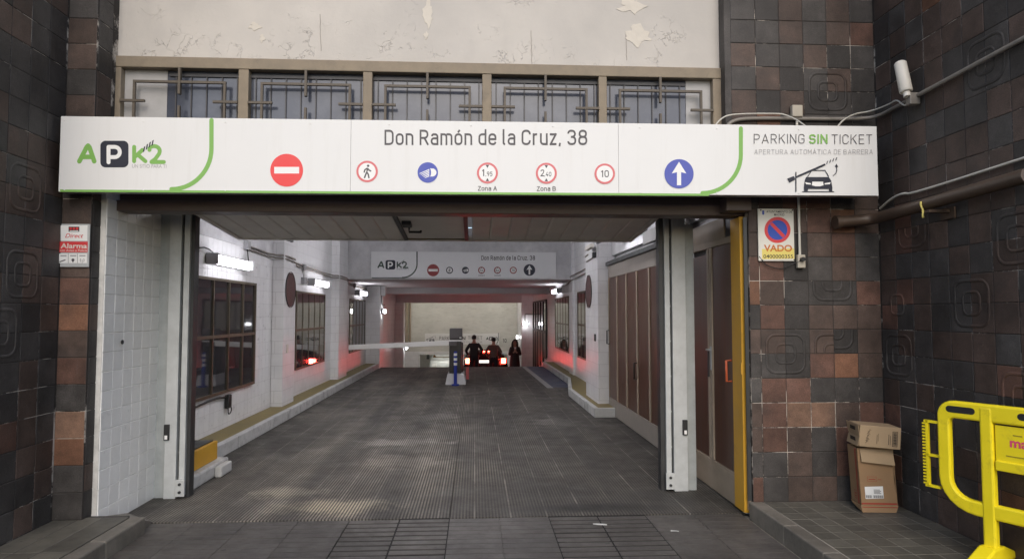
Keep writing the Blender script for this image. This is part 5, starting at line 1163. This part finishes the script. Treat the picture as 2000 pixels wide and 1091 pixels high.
# ================================================================== YELLOW PEDESTRIAN BARRIER
ba = V(3.20, 4.03, SW)          # foot of the first post
bd = V(.45, -.893, 0).normalized(); bn = V(-bd.y, bd.x, 0)*-1; bn = bn if bn.y < 0 else -bn     # along, and towards the viewer
yb_ = empty('plastic_barrier', ba, 'yellow plastic pedestrian barrier standing at the right edge', 'barrier')
def Q(u, h, d=0.): return ba+bd*u+V(0, 0, h*.965)+bn*d
def frame_loop(outer, inner, d, name, m='byel', bev=.008):
    n = len(outer); vs_ = [Q(u, h, d/2) for u, h in outer]+[Q(u, h, d/2) for u, h in inner]+[Q(u, h, -d/2) for u, h in outer]+[Q(u, h, -d/2) for u, h in inner]; fs = []
    for i in range(n):
        j = (i+1) % n
        fs += [(i, j, n+j, n+i), (2*n+j, 2*n+i, 3*n+i, 3*n+j), (j, i, 2*n+i, 2*n+j), (n+i, n+j, 3*n+j, 3*n+i)]
    mb = MB().add(vs_, fs); return mb
def rr(u0, u1, h0, h1, r, n=6):
    """rounded outline, r = radii (bottom-left, bottom-right, top-right, top-left)"""
    pts = []
    for (cx, cy, q, a) in ((u0, h0, r[0], 180), (u1, h0, r[1], 270), (u1, h1, r[2], 0), (u0, h1, r[3], 90)):
        sx = 1 if cx == u0 else -1; sy = 1 if cy == h0 else -1; ox, oy = cx+sx*q, cy+sy*q
        pts += [(ox+q*math.cos(R_(a+90*k/n)), oy+q*math.sin(R_(a+90*k/n))) for k in range(n+1)]
    return pts
U0, U1 = -.29, 1.75
frame_loop(rr(U0, U1, .27, 1.0, (.22, .22, .10, .10)), rr(U0+.075, U1-.075, .365, .885, (.12, .12, .03, .03)), .05, '').build('outer_frame', 'byel', yb_, .012)
for u in (0., 1.44):
    MB().obox(Q(u, .52), bd*.036, V(0, 0, .445), bn*.029).build('upright', 'byel', yb_, .012)
    f = MB(); ft = [(-.24, .0), (.24, .0), (.24, .025), (.06, .10), (-.06, .10), (-.24, .025)]
    f.prism([Q(u, h)+bn*a-bd*.05 for a, h in ft], bd*.10); f.build('foot', 'byel', yb_, .012)
MB().obox(Q(.72, .62), bd*.677, V(0, 0, .03), bn*.0235).build('rail', 'byel', yb_, .006)
MB().obox(Q(.72, .76), bd*.677, V(0, 0, .11), bn*.010).build('text_panel', 'byel', yb_, .003)
for u in (.48, .96): MB().obox(Q(u, .478), bd*.03, V(0, 0, .111), bn*.022).build('rib', 'byel', yb_, .006)
for (u, wd) in ((-.145, .065), (.26, .065), (1.18, .065)):
    pts = [(u-wd+.022*math.cos(R_(a)), .945+.022*math.sin(R_(a))) for a in range(90, 271, 30)]+[(u+wd+.022*math.cos(R_(a)), .945+.022*math.sin(R_(a))) for a in range(-90, 91, 30)]
    MB().prism([Q(a, h, .0262) for a, h in pts], bn*-.004).build('hand_slot', 'black', yb_)
cn = MB()
for h in (.84, .61, .40): cn.obox(Q(U0-.045, h), bd*.047, V(0, 0, .008), bn*.012)
cn.obox(Q(U0-.075, .62), bd*.008, V(0, 0, .22), bn*.012)
for k in range(20): cn.obox(Q(U0-.092, .415+k*.0215), bd*.012, V(0, 0, .005), bn*.012)
cn.build('connector_strip', 'byel', yb_)
def qtext(body, m, u, h, ch, bold, parent, nm='lettering', d=.0115, sx=1.):
    me = textmesh(body, bold); hh = max(v.co.y for v in textmesh('H', bold).vertices); k = ch/hh
    for v in me.vertices: v.co = Q(u+v.co.x*k*sx, h+v.co.y*k, d)-wl(parent)
    o = bpy.data.objects.new(nm, me); link(o, parent); me.materials.append(MT[m]); WL[o] = wl(parent)
qtext('ma', 'magenta', .12, .75, .058, .03, yb_, d=.0115)
bl = MB()
for k, (u0, u1, h) in enumerate(((.10, .24, .69), (.27, .38, .69), (.14, .19, .823), (.2, .3, .725))): bl.obox(Q((u0+u1)/2, h, .0112), bd*(u1-u0)/2, V(0, 0, .0035), bn*.0006)
bl.build('small_print', 'ol', yb_)

# ================================================================== BARRIER GATE (boom)
PYY = 15.75; pxx = -.45
pb = empty('barrier_gate', (pxx, PYY, 0), 'black boom barrier cabinet on a white base with its boom across the left lane', 'barrier')
mb = MB(); bb = [(-.24, -.16), (.24, -.16), (.24, .75), (-.24, .75)]; tt = [(-.19, -.11), (.19, -.11), (.19, .70), (-.19, .70)]
mb.add([(pxx+x, PYY+y, 0) for x, y in bb]+[(pxx+x, PYY+y, .25) for x, y in tt], [(3, 2, 1, 0), (4, 5, 6, 7), (0, 1, 5, 4), (1, 2, 6, 5), (2, 3, 7, 6), (3, 0, 4, 7)]); mb.build('base', 'conew', pb, .015)
box('cabinet', 'pedblack', pb, pxx-.155, pxx+.13, PYY, PYY+.35, .251, 1.0, .012); box('cabinet_rear', 'pedblack', pb, pxx-.16, pxx+.16, PYY+.36, PYY+.62, .251, .95, .012)
box('head', 'pedgrey', pb, pxx-.15, pxx+.15, PYY-.01, PYY+.34, 1.06, 1.30, .012); box('collar', 'boom', pb, pxx-.16, pxx+.155, PYY-.015, PYY+.36, 1.001, 1.03, .004); box('hub', 'pedblack', pb, pxx-.14, pxx+.14, PYY, PYY+.35, 1.031, 1.059)
box('status_lamp', 'white', pb, pxx+.085, pxx+.13, PYY-.03, PYY-.0105, 1.07, 1.095)
bo = MB(); A_ = V(pxx-.13, PYY-.05, .965); B_ = V(-2.93, PYY-.05, .865)
ax_ = (B_-A_)/2; bo.obox((A_+B_)/2, ax_, V(0, .022, 0), V(0, 0, .058)); bo.build('boom', 'boom', pb, .008)
box('boom_clamp', 'pedgrey', pb, pxx-.16, pxx+.02, PYY-.08, PYY-.0151, .90, 1.0, .006)
bl_ = empty('blue_bollard', (pxx-.0, PYY-.28, 0), 'slim blue bollard with white bands in front of the boom cabinet', 'bollard')
MB().tube([(pxx, PYY-.28, 0), (pxx, PYY-.28, .03)], .09, 16).build('foot', 'bol', bl_)
MB().tube([(pxx, PYY-.28, .03), (pxx, PYY-.28, .78)], .038, 14).build('tube_body', 'bol', bl_)
for z in (.46, .57, .68): MB().tube([(pxx, PYY-.28, z), (pxx, PYY-.28, z+.06)], .041, 14).build('band', 'white', bl_)
yst = thing(MB().tube([(pxx+.26, PYY+1.2, 0), (pxx+.26, PYY+1.2, .25), (pxx+.26, PYY+1.2, .30)], .04, 10), 'flexible_post', 'pink', 'short reflective post behind the boom cabinet', 'post')

# litter
for i, (px, py, L, wd, ang, lab) in enumerate(((1172, 1025, .055, .017, -.2, 'white paper scrap lying on the dark paver joint'), (1318, 1038, .03, .008, -.2, 'thin pale scrap on the pavers right of the paper'), (1460, 1002, .03, .03, 0, 'small white crumb by the foot of the yellow jamb'))):
    p = G(px, py, .002); ca, sa = math.cos(ang), math.sin(ang); rr_ = random.Random(i)
    top = [(-1, -.5), (-.4, -1), (.2, -.6), (1, -.4), (.9, .5), (.3, .9), (-.5, .6), (-1, .8)]
    mb = MB(); pts = [V(p.x+(x*L*ca-y_*wd*sa), p.y+(x*L*sa+y_*wd*ca), .006+.006*rr_.random()) for x, y_ in top]; mb.prism(pts, (0, 0, .003))
    thing(mb, 'paper_scrap', 'paper', lab, 'litter', 'litter')

# ================================================================== VEHICLES
def loft(st, close=True):
    """st: list of (y, [(x,z)...]) sections with equal point counts (half section, mirrored)"""
    mb = MB(); n = len(st[0][1])*2; vs_ = []
    for y, h in st: vs_ += [(x, y, z) for x, z in h]+[(-x, y, z) for x, z in h[::-1]]
    fs = []
    for i in range(len(st)-1):
        for k in range(n): fs.append((i*n+k, i*n+(k+1) % n, (i+1)*n+(k+1) % n, (i+1)*n+k))
    fs += [tuple(range(n-1, -1, -1)), tuple((len(st)-1)*n+k for k in range(n))]
    return mb.add(vs_, fs, True)
def car(name, label, loc, rx, rz, paint, prof, roof, wheels, group=None):
    o = empty(name, loc, label, 'car', None, rz); o.rotation_euler = (rx, 0, rz)
    bd_ = loft(prof).build('body', paint, o, world=False); g = loft(roof).build('cabin', paint, bd_, world=False)
    for wy in wheels:
        for s_ in (-1, 1):
            w_ = MB().tube([(s_*.66, wy, .32), (s_*.68, wy, .32), (s_*.85, wy, .32), (s_*.87, wy, .32)], .32, 20, rr=[.27, .32, .32, .27]).build('wheel', 'tyre', o, world=False)
            MB().tube([(s_*.86, wy, .32), (s_*.885, wy, .32)], .2, 14).build('rim', 'galv2', w_, world=False)
    return o, bd_
def sec(hw, z0, zb, top=None): return [(hw*.9, z0), (hw, z0+.2), (hw*1.01, zb-.25), (hw*.96, zb)]
slope = math.atan(2.1/9.5); cy = 26.05; cz = -(cy-20.8)*2.1/9.5
prof = [(0, sec(.80, .34, 1.02)), (.12, sec(.87, .27, 1.06)), (.6, sec(.89, .24, 1.05)), (2.9, sec(.89, .24, 1.0)), (3.7, sec(.87, .25, .90)), (4.1, sec(.80, .28, .80)), (4.25, sec(.66, .36, .68))]
roofp = [(.06, [(.78, 1.0), (.74, 1.05), (.66, 1.10), (.5, 1.12)]), (.35, [(.80, 1.0), (.70, 1.34), (.62, 1.45), (.45, 1.48)]), (.9, [(.82, 1.0), (.70, 1.38), (.62, 1.49), (.45, 1.52)]), (2.0, [(.82, 1.0), (.69, 1.36), (.61, 1.46), (.45, 1.49)]), (2.9, [(.80, .96), (.78, .98), (.7, 1.0), (.5, 1.01)])]
hb, hbb = car('parked_car', 'black hatchback with glowing brake lights halfway down the ramp', (.42, cy, cz), -slope, 0, 'carblk', prof, roofp, (.85, 3.4))
MB().add([(-.62, .085, 1.10), (.62, .085, 1.10), (.56, .31, 1.41), (-.56, .31, 1.41)], [(0, 1, 2, 3)]).build('rear_window', 'carglass', hb, world=False).location = (0, -.012, .004)
for s_ in (-1, 1):
    tl = MB().obox((s_*.70, -.005, .98), (.085, .02*s_, 0), (0, .03, 0), (0, 0, .10)).build('tail_light', 'brake', hb, .02, world=False)
    L = bpy.data.lights.new('tail_light_glow', 'AREA'); L.energy = 13; L.color = (1, .05, .04); L.size = .18; L.shape = 'SQUARE'; lo = bpy.data.objects.new('tail_light_glow', L); link(lo, tl); lo.location = (s_*.72, -.06, .98); lo.rotation_euler = (-math.pi/2+.24, 0, 0)
MB().box(-.16, .16, .235, .27, 1.385, 1.41).build('brake_light', 'brake', hb, world=False)
MB().box(-.26, .26, -.03, -.012, .90, 1.01).build('number_plate', 'platelit', hb, .004, world=False)
MB().box(-.80, .80, -.06, .1, .40, .58).build('bumper', 'carblk', hb, .03, world=False)
for s_ in (-1, 1): MB().obox((s_*.93, 2.55, 1.02), (.08, 0, 0), (0, .05, 0), (0, 0, .06)).build('wing_mirror', 'carblk', hb, .02, world=False)
vprof = [(0, sec(.80, .4, 1.30)), (.1, sec(.90, .3, 1.37)), (.7, sec(.94, .25, 1.42)), (4.4, sec(.94, .25, 1.42)), (4.5, sec(.88, .3, 1.42))]
vroof = [(.55, [(.86, 1.35), (.84, 1.38), (.8, 1.41), (.6, 1.43)]), (1.0, [(.90, 1.35), (.82, 1.74), (.74, 1.88), (.5, 1.92)]), (1.6, [(.92, 1.35), (.82, 1.75), (.74, 1.9), (.5, 1.94)]), (4.45, [(.92, 1.35), (.82, 1.75), (.74, 1.9), (.5, 1.94)])]
vn, vnb = car('parked_van', 'pale parked van facing the ramp in the lower garage left of the boom cabinet', (-1.42, 34.2, -2.1), 0, 0, 'carwht', vprof, vroof, (.95, 3.6)); vn['category'] = 'van'
MB().add([(-.76, .62, 1.45), (.76, .62, 1.45), (.68, .96, 1.76), (-.68, .96, 1.76)], [(0, 1, 2, 3)]).build('windscreen', 'reflglass', vn, world=False).location = (0, -.03, .03)  # brown glass colour stands in for a warm reflection
for s_ in (-1, 1): MB().obox((s_*.66, .03, 1.12), (.14, .03*s_, 0), (0, .05, 0), (0, 0, .08)).build('headlight', 'white', vn, .02, world=False); MB().obox((s_*1.02, .8, 1.5), (.08, 0, 0), (0, .05, 0), (0, 0, .11)).build('wing_mirror', 'black', vn, .02, world=False)
MB().box(-.5, .5, -.02, .02, .62, .78).build('grille', 'black', vn, .01, world=False); MB().box(-.26, .26, -.045, -.021, .48, .59).build('number_plate', 'white', vn, .004, world=False)

# ================================================================== PEOPLE
def person(label, X, Y, Z, ht, rz, mats, arms='down', hairlong=False):
    o = empty('person', (X, Y, Z), label, 'person', None, rz)
    vs_, rad, ed, mt = [], [], [], []
    def add(p, r, parent=None, m=0):
        vs_.append(Vector(p)); rad.append(r if isinstance(r, tuple) else (r, r))
        if parent is not None: ed.append((parent, len(vs_)-1)); mt.append(m)
        return len(vs_)-1
    # materials: 0 skin, 1 top, 2 trousers, 3 shoes
    pel = add((0, 0, .97), (.165, .115)); wa = add((0, 0, 1.12), (.155, .11), pel, 1); ch = add((0, -.01, 1.32), (.185, .125), wa, 1); nb_ = add((0, -.01, 1.455), (.10, .08), ch, 1)
    nk = add((0, 0, 1.52), .056, nb_, 0); h1 = add((0, .02, 1.585), (.068, .078), nk, 0); h2 = add((0, .02, 1.65), (.077, .092), h1, 0); h3 = add((0, .01, 1.712), (.062, .075), h2, 0)
    nose = add((0, .122, 1.635), .012, h2, 0)
    for s_ in (-1, 1):
        sh = add((s_*.165, -.01, 1.41), .07, ch, 1)
        if arms == 'down': el = add((s_*.245, -.03, 1.15), .055, sh, 1); wr_ = add((s_*.25, .04, .93), .040, el, 1); hp = add((s_*.25, .06, .87), (.03, .038), wr_, 0); fd = Vector((0, .02, -1)).normalized(); fs_ = Vector((0, 1, 0))
        elif arms == 'hips': el = add((s_*.30, -.04, 1.19), .058, sh, 1); wr_ = add((s_*.22, .10, 1.02), .042, el, 1); hp = add((s_*.17, .13, .98), (.03, .038), wr_, 0); fd = Vector((-s_*.8, .2, -.5)).normalized(); fs_ = Vector((0, .6, .6))
        else: el = add((s_*.225, .03, 1.14), .055, sh, 1); wr_ = add((s_*.07, .21, 1.24), .038, el, 1); hp = add((s_*.02, .225, 1.29), (.03, .03), wr_, 0); fd = Vector((-s_*.4, .05, .9)).normalized(); fs_ = Vector((s_*.6, .1, .3))
        hpv = vs_[hp]
        for k, (off, ln) in enumerate(((-.027, .062), (-.009, .074), (.009, .078), (.027, .068))):
            a = add(hpv+fd*.035+fs_*off, .0095, hp, 0); b = add(hpv+fd*(.035+ln*.55)+fs_*off+Vector((0, .006, 0)), .009, a, 0); add(hpv+fd*(.035+ln)+fs_*off*.9+Vector((-s_*.01, .0, 0)), .008, b, 0)
        a = add(hpv+fs_*.035+fd*.005, .011, hp, 0); add(hpv+fs_*.055+fd*.04, .009, a, 0)
        hi = add((s_*.09, 0, .90), .105, pel, 2); kn = add((s_*.105, .02, .50), .07, hi, 2); an_ = add((s_*.11, -.02, .11), .05, kn, 2); he = add((s_*.115, -.03, .05), .045, an_, 3); add((s_*.125, .13, .04), .038, he, 3)
    k = ht/1.765
    me = bpy.data.meshes.new('body'); me.from_pydata([tuple(v*k) for v in vs_], ed, []); ob = bpy.data.objects.new('body', me); link(ob, o)
    md = ob.modifiers.new('skin', 'SKIN'); md.use_smooth_shade = True
    ly = me.skin_vertices[0].data if me.skin_vertices else None
    if ly is None:
        bm = bmesh.new(); bm.from_mesh(me); bm.verts.layers.skin.verify(); bm.to_mesh(me); bm.free(); ly = me.skin_vertices[0].data
    for i, r in enumerate(rad): ly[i].radius = (r[0]*k, r[1]*k); ly[i].use_root = (i == 0)
    sb_ = ob.modifiers.new('sub', 'SUBSURF'); sb_.levels = 2; sb_.render_levels = 2
    dg = bpy.context.evaluated_depsgraph_get(); nm_ = bpy.data.meshes.new_from_object(ob.evaluated_get(dg)); ob.modifiers.clear(); ob.data = nm_; nm_.name = 'body'
    nm_.materials.clear()
    for m in mats: nm_.materials.append(MT[m])
    segs = [(vs_[a]*k, vs_[b]*k, mt[i]) for i, (a, b) in enumerate(ed)]
    for f in nm_.polygons:
        c = f.center; best = (9, 0)
        for a, b, m in segs:
            ab = b-a; t = max(0, min(1, (c-a).dot(ab)/ab.length_squared)); d = (c-(a+ab*t)).length
            if d < best[0]: best = (d, m)
        f.material_index = best[1]; f.use_smooth = True
    # hair and eyes
    hm = MB(); rows = [(90, 0), (60, .5), (30, .87), (5, 1.0)]; hv = []; n = 16
    def hp_(el, az, gr=1.0): return Vector((math.cos(R_(az))*math.cos(R_(el))*.088*gr, .004+math.sin(R_(az))*math.cos(R_(el))*.104*gr, 1.672+math.sin(R_(el))*.098*gr))*k
    els = [88, 60, 35, 12, -12, -35] if not hairlong else [88, 60, 35, 12, -12, -35]
    for el in els:
        for j in range(n):
            az = 360*j/n; front = 35 < az < 145
            e2 = max(el, 32) if front else el
            hv.append(hp_(e2, az, 1.02+.05*rnd()*(1 if hairlong else .6)))
    fs_ = [(i*n+j, i*n+(j+1) % n, (i+1)*n+(j+1) % n, (i+1)*n+j) for i in range(len(els)-1) for j in range(n)]
    hm.add(hv, fs_, True)
    if hairlong:
        for s_ in (-1, 1): hm.tube(smoothpath([Vector((s_*.055, -.02, 1.71))*k, Vector((s_*.092, .0, 1.62))*k, Vector((s_*.10, .02, 1.48))*k, Vector((s_*.10, .05, 1.36))*k], 2), .04, 8, rr=[.03+.018*math.sin(3.0*i/15) for i in range(16)])
        hm.tube([Vector((0, -.06, 1.70))*k, Vector((0, -.085, 1.55))*k, Vector((0, -.12, 1.38))*k], .07, 10, rr=[.07, .085, .05])
    hm.build('hair', 'hair', o, world=False)
    for s_ in (-1, 1): MB().tube([Vector((s_*.03, .098, 1.655))*k, Vector((s_*.03, .110, 1.655))*k], .011, 8).build('eye', 'black', o, world=False)
    MB().box(-.022*k, .022*k, .100*k, .108*k, 1.592*k, 1.600*k).build('mouth', 'dred', o, world=False)
    return o
def ramp_z(y): return -(y-20.8)*2.1/9.5
person('person in a black jacket seen from behind beside the boom cabinet', PY(926, 680, 25.05).x, 25.05, ramp_z(25.05), 1.79, 0, ['skin', 'cl_black', 'cl_navy', 'black'], 'hips')
person('person in a grey brown jacket seen from behind next to the car', PY(964, 680, 25.2).x, 25.2, ramp_z(25.2), 1.73, -.15, ['skin', 'cl_grey', 'cl_navy', 'black'], 'hips')
pw_ = person('woman with long dark hair and coat facing out with hands at her chest', PY(1005.5, 690, 25.25).x, 25.25, ramp_z(25.25), 1.66, math.pi, ['skin', 'cl_coat', 'cl_navy', 'black'], 'chest', True)
k = 1.66/1.765
MB().tube([V(0, 0, 1.2)*k, V(0, 0, .9)*k, V(0, .0, .62)*k], .2, 16, rr=[.165*k, .20*k, .225*k]).build('coat_skirt', 'cl_coat', pw_, world=False)
MB().box(-.035, .035, .20, .212, 1.25, 1.38).build('phone', 'white', pw_, .006, world=False)
